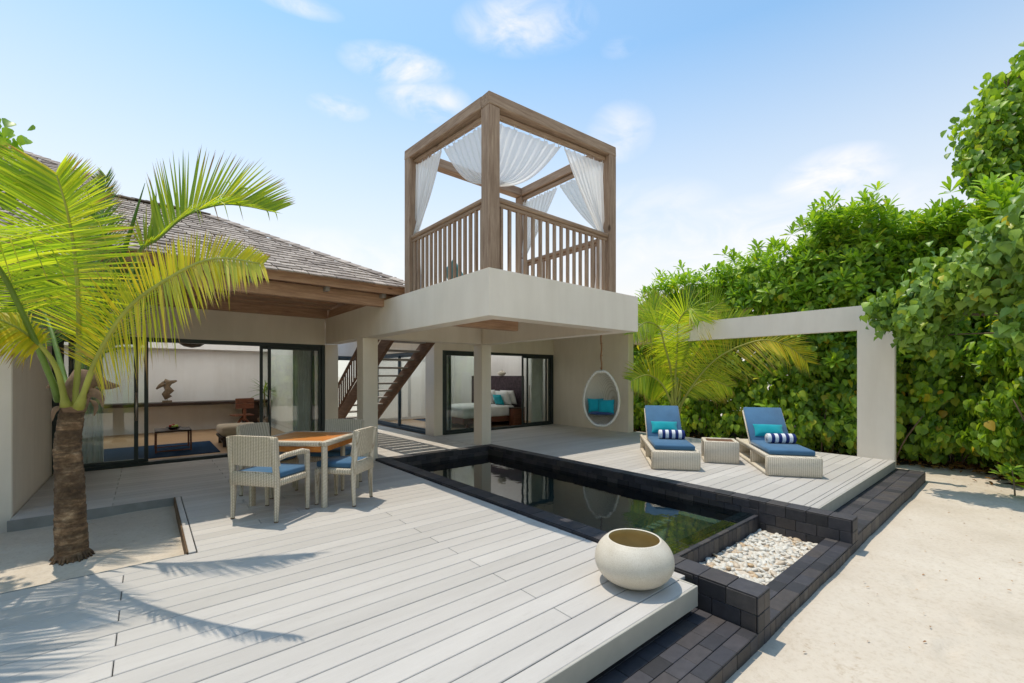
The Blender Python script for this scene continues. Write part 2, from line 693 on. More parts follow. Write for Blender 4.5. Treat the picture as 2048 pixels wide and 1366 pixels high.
def mat_sand():
    m, nt, bs = new_mat("coral_sand")
    f = noise(nt, .9, 8, .62)
    c = ramp(nt, f, [(.3, (.50, .435, .35)), (.5, (.575, .505, .415)), (.7, (.63, .565, .475))])
    f2 = noise(nt, 26, 8, .75)
    c = mix(nt, .5, c, ramp(nt, f2, [(.34, (.74, .69, .62)), (.5, (1, 1, 1)), (.75, (1.05, 1.05, 1.05))]), 'MULTIPLY')
    f3 = noise(nt, 3.2, 10, .8, dist=1.4)
    c = mix(nt, .8, c, ramp(nt, f3, [(.30, (.66, .57, .46)), (.40, (1, 1, 1))]), 'MULTIPLY')
    nt.links.new(c, bs.inputs['Base Color'])
    bs.inputs['Roughness'].default_value = .95
    bs.inputs['Specular IOR Level'].default_value = .1
    h = mth(nt, 'ADD', mth(nt, 'MULTIPLY', noise(nt, 5, 6, .6), 1.0), mth(nt, 'MULTIPLY', noise(nt, 120, 3), .12))
    bump(nt, bs, h, .55, .03)
    return m


def mat_shingle():
    m, nt, bs = new_mat("weathered_shingle")
    g = nt.nodes.new("ShaderNodeNewGeometry")
    oi = nt.nodes.new("ShaderNodeObjectInfo")
    fac = mth(nt, 'FRACT', mth(nt, 'ADD', g.outputs['Random Per Island'], mth(nt, 'MULTIPLY', oi.outputs['Random'], 7.31)))
    c = ramp(nt, fac, [(0, (.21, .17, .145)), (.5, (.345, .29, .25)), (1, (.48, .415, .36))])
    f = noise(nt, 9, 5, .6, stretch=(6, 1, 1))
    c = mix(nt, .6, c, ramp(nt, f, [(.3, (.7, .68, .66)), (.7, (1.2, 1.18, 1.16))]), 'MULTIPLY')
    nt.links.new(c, bs.inputs['Base Color'])
    bs.inputs['Roughness'].default_value = .8
    bump(nt, bs, f, .4, .004)
    return m


def mat_bark():
    m, nt, bs = new_mat("palm_bark")
    g = nt.nodes.new("ShaderNodeNewGeometry")
    f = noise(nt, 7, 8, .7, stretch=(1.4, 1.4, 1.6))
    c = ramp(nt, f, [(.3, (.05, .028, .015)), (.5, (.125, .077, .042)), (.64, (.22, .15, .09)), (.76, (.38, .30, .21))])
    rings = noise(nt, 4.5, 5, .7, stretch=(.9, .9, 4.0))
    c = mix(nt, .85, c, ramp(nt, rings, [(.5, (1, 1, 1)), (.62, (2.4, 2.35, 2.3))]), 'MULTIPLY')
    nt.links.new(c, bs.inputs['Base Color'])
    bs.inputs['Roughness'].default_value = .92
    h = mth(nt, 'ADD', noise(nt, 30, 6, .7), mth(nt, 'MULTIPLY', noise(nt, 12, 4, .6, stretch=(.6, .6, 5)), 1.5))
    bump(nt, bs, h, .9, .02)
    return m


def mat_stripes():
    m, nt, bs = new_mat("striped_towelling")
    tc = nt.nodes.new("ShaderNodeTexCoord")
    sp = nt.nodes.new("ShaderNodeSeparateXYZ")
    nt.links.new(tc.outputs['Object'], sp.inputs[0])
    s = mth(nt, 'SINE', mth(nt, 'MULTIPLY', sp.outputs[0], 2 * math.pi / .108))
    c = ramp(nt, mth(nt, 'ADD', mth(nt, 'MULTIPLY', s, .5), .5), [(.46, (.012, .03, .16)), (.54, (.80, .82, .86))])
    nt.links.new(c, bs.inputs['Base Color'])
    bs.inputs['Roughness'].default_value = .95
    bump(nt, bs, noise(nt, 260, 3), .6, .006)
    return m


def mat_sheer():
    m, nt, bs = new_mat("sheer_voile")
    nt.nodes.remove(bs)
    d = nt.nodes.new("ShaderNodeBsdfDiffuse")
    d.inputs[0].default_value = (.93, .93, .93, 1)
    t = nt.nodes.new("ShaderNodeBsdfTranslucent")
    t.inputs[0].default_value = (.93, .93, .93, 1)
    tr = nt.nodes.new("ShaderNodeBsdfTransparent")
    m1 = nt.nodes.new("ShaderNodeMixShader")
    m1.inputs[0].default_value = .5
    m2 = nt.nodes.new("ShaderNodeMixShader")
    m2.inputs[0].default_value = .16
    nt.links.new(d.outputs[0], m1.inputs[1])
    nt.links.new(t.outputs[0], m1.inputs[2])
    nt.links.new(m1.outputs[0], m2.inputs[1])
    nt.links.new(tr.outputs[0], m2.inputs[2])
    nt.links.new(m2.outputs[0], nt.nodes['Material Output'].inputs[0])
    return m


def mat_pooltile():
    m, nt, bs = new_mat("pool_tile")
    br = nt.nodes.new("ShaderNodeTexBrick")
    br.inputs['Scale'].default_value = 1
    br.inputs['Brick Width'].default_value = .2
    br.inputs['Row Height'].default_value = .2
    br.inputs['Mortar Size'].default_value = .003
    br.inputs['Color1'].default_value = (.012, .026, .033, 1)
    br.inputs['Color2'].default_value = (.028, .055, .064, 1)
    br.inputs['Mortar'].default_value = (.015, .02, .024, 1)
    br.inputs['Bias'].default_value = -.45
    nt.links.new(nt.nodes.new("ShaderNodeNewGeometry").outputs['Position'], br.inputs['Vector'])
    nt.links.new(br.outputs['Color'], bs.inputs['Base Color'])
    bs.inputs['Roughness'].default_value = .5
    return m


def mat_pebble():
    m, nt, bs = new_mat("river_pebble")
    g = nt.nodes.new("ShaderNodeNewGeometry")
    c = ramp(nt, g.outputs['Random Per Island'], [(0, (.62, .58, .50)), (.55, (.70, .67, .60)), (.8, (.58, .53, .45)), (.9, (.52, .36, .20)), (1, (.66, .62, .55))])
    c = mix(nt, .5, c, ramp(nt, noise(nt, 60, 4), [(.3, (.8, .78, .74)), (.7, (1.1, 1.1, 1.1))]), 'MULTIPLY')
    nt.links.new(c, bs.inputs['Base Color'])
    bs.inputs['Roughness'].default_value = .5
    return m


def mat_pot():
    m, nt, bs = new_mat("cream_terrazzo")
    f = noise(nt, 3, 5, .6)
    c = ramp(nt, f, [(.3, (.60, .54, .44)), (.6, (.70, .65, .56)), (.8, (.74, .70, .62))])
    c = mix(nt, .6, c, ramp(nt, noise(nt, 150, 4, .7), [(.35, (.78, .74, .68)), (.55, (1.03, 1.03, 1.03))]), 'MULTIPLY')
    nt.links.new(c, bs.inputs['Base Color'])
    bs.inputs['Roughness'].default_value = .55
    bump(nt, bs, noise(nt, 200, 3), .25, .002)
    return m


M = {}
M['plaster'] = mat_plaster("cream_render", (.88, .79, .665))
M['white_wall'] = mat_plaster("white_wall_paint", (.84, .82, .80))
M['planks'] = mat_planks()
M['under'] = simple("under_deck_shade", (.05, .048, .045), .9)  # near-black colour stands in for the shade below the boards
M['fascia'] = simple("deck_fascia", (.44, .42, .37), .6, .06)
M['fascia_grey'] = simple("grey_edge_board", (.24, .24, .225), .7, .12)
M['rust_edge'] = mat_wood("brown_edge_board", (.10, .06, .03), (.22, .14, .08), 1, False)
M['stone'] = mat_stone()
M['mortar'] = simple("dark_mortar", (.11, .107, .103), .9)
M['pooltile'] = mat_pooltile()
M['water'] = mat_water()
M['sand'] = mat_sand()
M['pebble'] = mat_pebble()
M['shingle'] = mat_shingle()
W_D, W_L = (.27, .175, .115), (.53, .39, .28)
for i, a in enumerate('xyz'):
    M['wood_' + a] = mat_wood("weathered_timber_" + a, W_D, W_L, i)
    M['eave_' + a] = mat_wood("brown_eave_timber_" + a, (.38, .215, .135), (.66, .43, .28), i)
M['stair'] = mat_wood("stair_timber", (.13, .07, .042), (.27, .16, .10), 1, False)
M['tread'] = mat_wood("grey_tread", (.30, .27, .24), (.46, .43, .40), 0, False)
M['teak'] = mat_wood("oiled_teak", (.56, .18, .035), (.78, .32, .075), 0, False, .4, 3)
M['teak_dull'] = mat_wood("dull_teak", (.13, .06, .035), (.24, .12, .075), 0, False, .5, 3)
M['wicker'] = mat_wicker("cream_wicker")
M['wicker_grey'] = mat_wicker("sand_wicker", (.84, .77, .65), (.42, .35, .25), .8)
M['wicker_white'] = mat_wicker("white_wicker", (.92, .88, .78), (.60, .55, .45), 1.3)
M['navy'] = mat_fabric("blue_canvas", (.06, .15, .27))
M['bed_blue'] = mat_fabric("deep_blue_cushion", (.02, .06, .17))
M['teal'] = mat_fabric("teal_cotton", (.010, .33, .40))
M['towel'] = mat_stripes()
M['sheer'] = mat_sheer()
M['hook'] = simple("white_plastic", (.8, .8, .8), .4, .02)
M['alu'] = simple("dark_green_aluminium", (.022, .034, .034), .38, .08, 3, 0, .5)
M['alu_blue'] = simple("blue_grey_aluminium", (.045, .075, .105), .4, .08, 3, 0, .5)
M['steel'] = simple("brushed_steel", (.55, .5, .45), .3, .05, 10, 0, .5, 1.0)
M['glass'] = mat_glass("window_glass", (.955, .98, .97), 1.52, 1.9)
M['opal'] = mat_opal()
M['pot'] = mat_pot()
M['pot_in'] = simple("ochre_glaze", (.50, .40, .20), .6, .08)
M['bark'] = mat_bark()
M['husk'] = simple("dry_husk", (.20, .13, .085), .9, .3, 20, .6)
M['branch'] = simple("grey_brown_branch", (.16, .115, .075), .9, .3, 20, .4)
M['branch_pale'] = simple("pale_stem", (.26, .20, .13), .9, .3, 20, .4)
M['soil'] = simple("leaf_litter_soil", (.030, .018, .011), .98, .4, 9, .5)
M['rachis'] = simple("yellow_green_rachis", (.36, .38, .07), .45, .25, 3, 0)
M['rachis_green'] = simple("green_rachis", (.16, .26, .05), .45, .25, 3, 0)
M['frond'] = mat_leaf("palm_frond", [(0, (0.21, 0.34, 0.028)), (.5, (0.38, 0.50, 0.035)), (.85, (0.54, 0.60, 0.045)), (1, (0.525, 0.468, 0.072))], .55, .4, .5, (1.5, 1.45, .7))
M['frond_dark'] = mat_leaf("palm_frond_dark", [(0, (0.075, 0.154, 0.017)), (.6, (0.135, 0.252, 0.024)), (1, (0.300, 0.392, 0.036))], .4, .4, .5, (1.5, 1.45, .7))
M['frond_yellow'] = mat_leaf("palm_frond_yellow", [(0, (0.36, 0.42, 0.025)), (.5, (0.58, 0.56, 0.035)), (.9, (0.66, 0.54, 0.035)), (1, (0.483, 0.345, 0.120))], .4, .4, .5, (1.35, 1.3, .7))
M['leaf_round'] = mat_leaf("vine_leaf", [(0, (0.10, 0.21, 0.035)), (.4, (0.22, 0.38, 0.045)), (.75, (0.36, 0.54, 0.06)), (.95, (0.50, 0.62, 0.08)), (.990, (0.60, 0.50, 0.045)), (1, (0.60, 0.40, 0.065))])
M['leaf_long'] = mat_leaf("shrub_leaf", [(0, (0.18, 0.33, 0.04)), (.5, (0.31, 0.52, 0.045)), (.96, (0.46, 0.64, 0.06)), (1, (0.700, 0.588, 0.052))], .38)
M['leaf_near'] = mat_leaf("hibiscus_leaf", [(0, (0.13, 0.25, 0.055)), (.5, (0.23, 0.38, 0.07)), (.96, (0.38, 0.54, 0.08)), (1, (0.60, 0.50, 0.052))], .3)
M['litter'] = mat_leaf("fallen_leaf", [(0, (.20, .09, .03)), (.5, (.32, .15, .05)), (1, (.42, .24, .06))], .1)
M['linen'] = mat_fabric("white_linen", (.78, .77, .75))
M['beige'] = mat_fabric("beige_cushion", (.60, .49, .36))
M['rug'] = mat_fabric("blue_rug", (.008, .035, .085), 1.0, 0.0)
M['floor_wood'] = mat_wood("oak_floor", (.42, .26, .14), (.60, .41, .25), 0, False, .45, 4)
M['dark_wood'] = mat_wood("dark_wood", (.030, .018, .014), (.065, .040, .030), 0, False, .5)
M['red_wood'] = mat_wood("red_wood", (.13, .045, .025), (.24, .095, .055), 0, False, .45)
M['headboard'] = simple("carved_headboard", (.045, .025, .035), .6, .9, 14, .8)
M['black'] = simple("black_ceramic", (.015, .015, .018), .3, .1)
M['apple_red'] = simple("red_apple", (.35, .03, .02), .4, .3, 20, 0)
M['apple_green'] = simple("green_apple", (.35, .45, .05), .4, .2, 20, 0)
M['driftwood'] = simple("driftwood", (.16, .11, .065), .8, .4, 14, .6)
M['rope'] = simple("brown_rope", (.32, .17, .085), .9, .3, 60, .8)


# ------------------------------------------------------------------ foliage makers
def leaf_template(kind):
    """(u, v, lift) rows and faces: real leaf outline with a folded midrib"""
    if kind == 'round':
        ou = [(.0, .0), (.14, .36), (.42, .5), (.76, .30), (1.0, 0)]
    elif kind == 'heart':
        ou = [(-.06, .12), (.04, .40), (.32, .52), (.68, .26), (1.0, 0)]
    elif kind == 'obov':
        ou = [(.0, .02), (.3, .20), (.65, .42), (.9, .34), (1.0, .06)]
    else:
        ou = [(.0, .05), (.25, .42), (.55, .48), (.8, .28), (1.0, .0)]
    mid = [(u, 0, 0) for u, _ in ou]
    L = [(u, w, .20 * w * 2) for u, w in ou]
    Rr = [(u, -w, .20 * w * 2) for u, w in ou]
    v = mid + L + Rr
    f = []
    n = len(ou)
    for i in range(n - 1):
        f.append((i, i + 1, n + i + 1, n + i))
        f.append((i + 1, i, 2 * n + i, 2 * n + i + 1))
    return np.array(v), np.array(f)


def leaf_cloud(name, P, D, N, L, W, mat, kind='round', parent=None, droop=.25, stiff=None):
    """many separate leaves: base P, direction D, facing N, length L, width W"""
    n = len(P)
    D = D / np.linalg.norm(D, axis=1, keepdims=True)
    N = N - (N * D).sum(1, keepdims=True) * D
    N = N / (np.linalg.norm(N, axis=1, keepdims=True) + 1e-9)
    S = np.cross(N, D)
    tv, tf = leaf_template(kind)
    u = tv[:, 0][None, :, None]
    v = tv[:, 1][None, :, None]
    h = tv[:, 2][None, :, None]
    Lx = L[:, None, None]
    Wx = W[:, None, None]
    V = P[:, None, :] + D[:, None, :] * u * Lx + S[:, None, :] * v * Wx + N[:, None, :] * h * Wx
    V = V - N[:, None, :] * (u ** 2) * Lx * droop
    T = tf[None, :, :] + (np.arange(n) * len(tv))[:, None, None]
    off = np.array(ORG[parent.name]) if parent else 0
    me = np_mesh(name, V.reshape(-1, 3) - off, T.reshape(-1, 4), mat, True)
    return link(name, me, parent)


def rnd_dir(n):
    d = rng.normal(size=(n, 3))
    return d / np.linalg.norm(d, axis=1, keepdims=True)


def rosettes(C, AX, per, Lr, Wr, spread=(25, 80)):
    """leaf arrays for shoots: centres C, axes AX; returns P,D,N,L,W"""
    n = len(C)
    AX = AX / np.linalg.norm(AX, axis=1, keepdims=True)
    T1 = np.cross(AX, np.array([0.3, .5, .8]))
    T1 /= np.linalg.norm(T1, axis=1, keepdims=True) + 1e-9
    T2 = np.cross(AX, T1)
    P, D, Nn = [], [], []
    for k in range(per):
        a = 2 * math.pi * (k * .382) + rng.normal(0, .25, n)
        el = np.radians(spread[0] + (spread[1] - spread[0]) * (k / per) + rng.normal(0, 8, n))
        rad = T1 * np.cos(a)[:, None] + T2 * np.sin(a)[:, None]
        d = AX * np.cos(el)[:, None] + rad * np.sin(el)[:, None]
        nn = AX * np.sin(el)[:, None] - rad * np.cos(el)[:, None]
        P.append(C + AX * (-.05 * k / per) + rad * .008)
        D.append(d)
        Nn.append(nn)
    P, D, Nn = np.concatenate(P), np.concatenate(D), np.concatenate(Nn)
    m = len(P)
    return P, D, Nn, rng.uniform(*Lr, m), rng.uniform(*Wr, m)


def catmull(pts, n):
    pts = [Vector(p) for p in pts]
    P = [pts[0] * 2 - pts[1]] + pts + [pts[-1] * 2 - pts[-2]]
    out = []
    segs = len(pts) - 1
    for i in range(n):
        t = i / (n - 1) * segs
        k = min(int(t), segs - 1)
        s = t - k
        a, b, c, d = P[k], P[k + 1], P[k + 2], P[k + 3]
        out.append(.5 * ((2 * b) + (c - a) * s + (2 * a - 5 * b + 4 * c - d) * s * s + (3 * b - a - 3 * c + d) * s ** 3))
    return out


def frond(palm, pts, face, llen, mat, rmat, n=88, bare=.16, width=.019, alpha=(25, 62), droop=.28, r0=.022, left=1.0, right=1.0, fold=.25, curl=0.0, label=None, ltaper=0.0):
    """one coconut frond: rachis curve pts, 'face' = direction its upper side looks to"""
    C = catmull(pts, 60)
    face = Vector(face).normalized()
    rad = [r0 * (1 - .85 * i / 59) + .002 for i in range(60)]
    rad[0] *= 1.7
    rad[1] *= 1.5
    rad[2] *= 1.3
    base = MB()
    base.tube(C[::2], rad[::2], 7)
    V, Q = [], []
    tipv = []
    SEG = 5
    for side in (-1, 1):
        k_len = left if side < 0 else right
        for i in range(n):
            t = bare + (1 - bare) * (i + random.uniform(-.3, .3)) / n
            t = min(max(t, bare), .998)
            x = t * 59
            k = min(int(x), 58)
            p = C[k].lerp(C[k + 1], x - k)
            T = (C[min(k + 2, 59)] - C[max(k - 1, 0)]).normalized()
            Nn = (face - T * face.dot(T)).normalized()
            S = T.cross(Nn) * side
            tt = (t - bare) / (1 - bare)
            prof = (0.45 + .55 * math.sin(min(1, tt * 2.4) * math.pi / 2)) * (1 - max(0, tt - .42) ** 1.3 * 1.42)
            L = llen * k_len * (1 - (ltaper * min(1, tt * 2.2) if side < 0 else 0)) * max(.12, prof) * random.uniform(.9, 1.07)
            al = R(alpha[0] + (alpha[1] - alpha[0]) * tt + random.uniform(-2.5, 2.5))
            d = (S * math.cos(al) + T * math.sin(al) + Nn * (fold + random.uniform(-.05, .05))).normalized()
            tw = random.uniform(-.35, .35)
            Wd = (T - d * T.dot(d)).normalized()
            Wd = (Wd * math.cos(tw) + d.cross(Wd) * math.sin(tw)).normalized()
            o = len(V)
            g = droop * random.uniform(.7, 1.4)
            broken = random.random() < .06
            dryness = random.uniform(-.12, .10) + (.25 if random.random() < .05 else 0)
            for s in range(SEG + 1):
                q = s / SEG
                c = p + d * L * q + Vector((0, 0, -1)) * g * L * q * q + Nn * curl * L * q * q
                if broken and q > .5:
                    c += Vector((0, 0, -1)) * L * (q - .5) * .9 - d * L * (q - .5) * .6
                w = width * (.55 + .45 * math.sin(min(1, q * 3) * math.pi / 2)) * (1 - q ** 2.2) * .5 * (.6 + .4 * k_len)
                V.append(c - Wd * w)
                V.append(c + Wd * w)
                tipv += [q + dryness] * 2
            for s in range(SEG):
                Q.append((o + 2 * s, o + 2 * s + 1, o + 2 * s + 3, o + 2 * s + 2))
    off = ORG[palm.name]
    me = raw_mesh("frond", [v - off for v in V], Q, mat, True)
    me.attributes.new("tip", 'FLOAT', 'POINT').data.foreach_set("value", tipv)
    fo = link("frond", me, palm)
    if label:
        fo["label"] = label
    base.build("rachis", rmat, fo, smooth=True)
    return fo


# ------------------------------------------------------------------ ground
def grid_plane(x0, x1, y0, y1, nx, ny, zf):
    if not np.isscalar(nx):
        xs, ys = nx, ny
        nx, ny = len(xs), len(ys)
    else:
        xs, ys = np.linspace(x0, x1, nx), np.linspace(y0, y1, ny)
    X, Y = np.meshgrid(xs, ys, indexing='ij')
    Zz = zf(X, Y)
    V = np.stack([X, Y, Zz], -1).reshape(-1, 3)
    i, j = np.meshgrid(np.arange(nx - 1), np.arange(ny - 1), indexing='ij')
    a = (i * ny + j).ravel()
    T = np.stack([a, a + ny, a + ny + 1, a + 1], 1)
    return V, T


def smooth_noise(X, Y, s=1.0, ph=0.0):
    return (np.sin(X * 1.3 * s + ph + 1.7 * np.sin(Y * .9 * s + ph)) + np.sin(Y * 1.7 * s - ph + 1.3 * np.sin(X * 1.1 * s))) * .5


SZ = -.32
_fp = []
for (x0, y0, x1, y1, n_) in ((3.0, -.9, 9.6, .35, 13), (10.4, .7, 4.2, -1.6, 12), (3.6, .4, 7.5, -1.2, 9), (2.2, -.2, 5.2, .6, 6)):
    for k in range(n_):
        t = k / (n_ - 1)
        a = math.atan2(y1 - y0, x1 - x0)
        sgn = .11 if k % 2 else -.11
        _fp.append((x0 + (x1 - x0) * t - math.sin(a) * sgn + random.uniform(-.05, .05), y0 + (y1 - y0) * t + math.cos(a) * sgn + random.uniform(-.05, .05), a + random.uniform(-.2, .2)))


def foot(X, Y):
    """worn, half filled footprints across the open sand"""
    Z = 0 * X
    for (x, y, a) in _fp:
        u = (X - x) * math.cos(a) + (Y - y) * math.sin(a)
        v = -(X - x) * math.sin(a) + (Y - y) * math.cos(a)
        d = (u / .13) ** 2 + (v / .055) ** 2
        Z = Z - .014 * np.exp(-d) + .006 * np.exp(-(np.sqrt(d) - 1.5) ** 2 * 4)
    return Z


V, T = grid_plane(0, 0, 0, 0, np.concatenate([np.linspace(-14, 1, 60)[:-1], np.linspace(1, 11.6, 300), np.linspace(11.6, 22, 60)[1:]]),
                  np.concatenate([np.linspace(-14, -3, 50)[:-1], np.linspace(-3, 1.3, 125), np.linspace(1.3, 26, 120)[1:]]),
                  lambda X, Y: foot(X, Y) + SZ + .010 * smooth_noise(X, Y, .8) + .006 * smooth_noise(X, Y, 2.6, 1.) + .004 * smooth_noise(X, Y, 6.1, 2.)
                  + np.clip((X - 11.2) / 4, 0, 1) * .15)
o = link("sand_ground", np_mesh("sand_ground", V, T, M['sand']))
tag(o, kind='structure')
far = MB()
far.box(-900, 900, -900, 900, SZ - .6, SZ - .45)
tag(far.build("far_ground", M['sand']), kind='structure')
V, T = grid_plane(-6, .262, 4.56, 6.80, 120, 60, lambda X, Y: -.105 + .012 * smooth_noise(X, Y, 2.2) + .006 * smooth_noise(X, Y, 7, 1.3)
                  + .03 * np.exp(-(((X + .45) / .35) ** 2 + ((Y - 5.3) / .3) ** 2)))
tag(link("planting_bed_sand", np_mesh("planting_bed_sand", V, T, M['sand'])), kind='structure')

# ------------------------------------------------------------------ decks, board by board
PW, PP = .1540, .1605
_pc = {}


def board_mesh(L, w, t, mat, b=.0035):
    k = (round(L, 3), round(w, 3), t, mat.name)
    if k not in _pc:
        v, f = cbox_data(L, w, t, b)
        _pc[k] = raw_mesh("board", v, f, mat)
    return _pc[k]


def board(parent, x0, x1, y0, y1, mat=None, z=0.0, t=.028, name="board"):
    mat = mat or M['planks']
    me = board_mesh(abs(x1 - x0), abs(y1 - y0), t, mat)
    off = ORG[parent.name]
    return link(name, me, parent, (((x0 + x1) / 2) - off.x, ((y0 + y1) / 2) - off.y, z - t / 2 - off.z))


deck = thing("terrace_deck", None, None, (0, 0, 0), kind='structure')
Y0 = 1.672
LX = -3.6
JN = .005


def row_pieces(x0, x1, joints):
    js = [x0] + [j for j in sorted(joints) if x0 + .05 < j < x1 - .05] + [x1]
    return list(zip(js[:-1], js[1:]))


for k in range(50):
    ya, yb = Y0 + k * PP, Y0 + k * PP + PW
    if yb > 9.62:
        break
    xr = 3.105 if ya < 7.45 else 2.905
    x0 = LX
    if yb > 4.56 and ya < 6.80:
        x0 = .335
    if ya >= 6.79:
        x0 = -1.09
    joints = (-.13, -4.43) if k % 2 == 0 else (2.02, -2.28)
    if k > 20:
        joints = (-.3, 1.3) if k % 2 == 0 else (.9,)
    z = random.uniform(-.0012, .0008)
    for a, b in row_pieces(x0, xr, joints):
        board(deck, a + JN / 2, b - JN / 2, ya, yb, z=z)
# edge boards of the near deck and of the sand bed
board(deck, LX, 3.0, 1.552, 1.664, z=.0)
board(deck, .276, .329, 4.60, 6.79)
fas = MB()
fas.box(LX, 3.02, 1.532, 1.550, -.145, .001, .003)
fas.build("fascia_board", M['fascia'], deck)
fas = MB()
fas.box(3.003, 3.021, 1.552, 1.80, -.145, .001, .003)
fas.build("fascia_board", M['fascia'], deck)
fas = MB()
fas.box(-1.1, .262, 6.792, 6.812, -.22, -.001, .003)
fas.build("edge_board", M['fascia_grey'], deck)
fas = MB()
fas.box(.262, .276, 4.60, 6.79, -.22, .004, .002)
fas.build("edge_board", M['rust_edge'], deck)
fas = MB()
fas.box(LX, .262, 4.562, 4.58, -.22, -.001, .003)
fas.build("edge_board", M['fascia_grey'], deck)
ub = MB()
ub.box(LX, 3.1, 2.0, 4.55, -.30, -.034)
ub.box(.30, 3.1, 4.56, 7.4, -.30, -.034)
ub.box(-1.08, 3.1, 6.84, 9.6, -.30, -.034)
ub.box(2.9, 5.45, 7.52, 13.5, -.30, -.034)
ub.build("dark_shade_filler", M['under'], deck)  # solid dark boxes that block light and stand in for under-deck shade
# courtyard boards under the stair
for k in range(37):
    ya = 7.515 + k * PP
    if ya > 13.3:
        break
    board(deck, 2.905 if ya > 9.7 else 2.91, 5.44, ya, ya + PW, z=random.uniform(-.001, .0005))

ldeck = thing("lounge_deck", None, None, (0, 0, 0), kind='structure')
k = 0
while True:
    ya = 1.70 + k * PP
    if ya + PW > 9.6:
        break
    xl = 5.715 if ya > 1.2 and ya < 7.48 else 5.46
    xe = 10.12 if ya < 6.75 else 9.74
    joints = (6.66 + .03 * math.sin(k)) if k % 2 == 1 else 9.0
    jn = [joints] + ([7.9] if k % 6 == 3 else [])
    if ya > 3.2 and k % 2 == 1:
        jn = [7.2 + .25 * math.sin(k * 1.3), 9.1]
    z = random.uniform(-.0012, .0008)
    for a, b in row_pieces(xl, xe, jn):
        board(ldeck, a + JN / 2, b - JN / 2, ya, ya + PW, z=z)
    k += 1
board(ldeck, 5.715, 10.12, 1.642, 1.694)
board(ldeck, 5.715, 10.12, 1.562, 1.636)
fas = MB()
fas.box(5.71, 10.13, 1.542, 1.560, -.145, .001, .003)
fas.build("fascia_board", M['fascia'], ldeck)
fas = MB()
fas.box(10.122, 10.138, 1.562, 6.8, -.145, .001, .003)
fas.build("fascia_board", M['fascia'], ldeck)
ub = MB()
ub.box(5.72, 10.1, 1.95, 6.8, -.30, -.034)
ub.box(5.48, 9.74, 6.85, 9.6, -.30, -.034)
ub.build("dark_shade_filler", M['under'], ldeck)  # same dark light-blocking filler, shade put in as colour

# ------------------------------------------------------------------ stone work, tile by tile
_tc = {}


def tile(parent, cx, cy, cz, sx, sy, sz, b=.003):
    k = (round(sx, 3), round(sy, 3), round(sz, 3))
    if k not in _tc:
        v, f = cbox_data(sx, sy, sz, b)
        _tc[k] = raw_mesh("tile", v, f, M['stone'])
    off = ORG[parent.name]
    o = link("tile", _tc[k], parent, (cx - off.x + random.uniform(-.0008, .0008), cy - off.y + random.uniform(-.0008, .0008), cz - off.z + random.uniform(-.0008, .0008)))
    return o


def tile_rect(parent, axis, const, u0, u1, v0, v1, tu, tv, bond=.5, thick=.012, gap=.004, start=0.0):
    """tiles on a face: axis = normal axis; const = outer coordinate of the face
    axis 'z': u=x, v=y; 'x': u=y, v=z; 'y': u=x, v=z. sign of thick gives the inward direction"""
    nv = max(1, round((v1 - v0) / tv))
    hv = (v1 - v0) / nv
    n = 0
    for j in range(nv):
        a = v0 + j * hv
        cuts = [u0]
        x = u0 + tu * ((start + bond * (j % 2)) % 1.0 or 1.0)
        while x < u1 - .02:
            cuts.append(x)
            x += tu
        cuts.append(u1)
        for p, q in zip(cuts[:-1], cuts[1:]):
            lu, lv = q - p - gap, hv - gap
            if lu < .012:
                continue
            cu, cv = (p + q) / 2, a + hv / 2
            c = const - thick / 2
            if axis == 'z':
                tile(parent, cu, cv, c, lu, lv, abs(thick))
            elif axis == 'x':
                tile(parent, c, cu, cv, abs(thick), lu, lv)
            else:
                tile(parent, cu, c, cv, lu, abs(thick), lv)
            n += 1
    return n


ZR = .03          # rim top
WX0, WX1, WX2, WX3 = 3.12, 3.33, 5.51, 5.71
WY0, WY1, WY2 = 1.17, 7.30, 7.50
WL = -.145        # water level
pool = thing("plunge_pool", "long black stone plunge pool with dark still water and low rim walls", "pool", (WX0, WY0, SZ))
co = MB()
g = .013
co.box(WX0 + g, WX1 - g, WY0 + g, WY2 - g, -1.45, ZR - g)
co.box(WX2 + g, WX3 - g, WY0 + g, WY2 - g, -1.45, ZR - g)
co.box(WX1 - g, WX2 + g, WY1 + g, WY2 - g, -1.45, ZR - g)
co.box(WX1 - g, WX2 + g, 2.055 + g, 2.255 - g, -1.45, -.135 - g)
co.box(WX1 - g, WX2 + g, WY0 + g, 1.40 - g, -.7, -.21 - g)
co.build("wall_core", M['mortar'], pool)
tile_rect(pool, 'z', ZR, WX0, WX1, WY0, WY2, .21, .205, 0)           # left rim top: rows along Y
tile_rect(pool, 'z', ZR, WX2, WX3, WY0, WY2, .2, .205, 0)
tile_rect(pool, 'z', ZR, WX1, WX2, WY1, WY2, .205, .2, 0)
tile_rect(pool, 'x', WX2, 2.06, WY1, WL - .02, ZR - .013, .2, .09, .5, -.012)
tile_rect(pool, 'x', WX2, WY0 + .012, 2.06, -.34, ZR - .013, .2, .112, .5, -.012)
tile_rect(pool, 'y', WY1, WX1, WX2 - .012, WL - .02, ZR - .013, .2, .09, .5, -.012)
tile_rect(pool, 'x', WX0, WY0 + .012, 1.62, -.34, ZR - .013, .2, .112, .5, -.012)
tile_rect(pool, 'y', WY0, WX0, WX1, -.34, ZR - .013, .105, .112, 0, -.012)
tile_rect(pool, 'y', WY0, WX2, WX3, -.34, ZR - .013, .1, .112, 0, -.012)
tile_rect(pool, 'z', -.135, WX1, WX2 - .013, 2.055, 2.255, .2, .1, .5)
tile_rect(pool, 'y', 2.055, WX1, WX2 - .013, -.34, -.135 - .013, .105, .2, 0, -.012)
tile_rect(pool, 'z', -.21, WX1, WX2 - .013, WY0, 1.40, .2, .115, .5)
tile_rect(pool, 'y', WY0, WX1, WX2, -.34, -.21 - .013, .1, .12, 0, -.012)
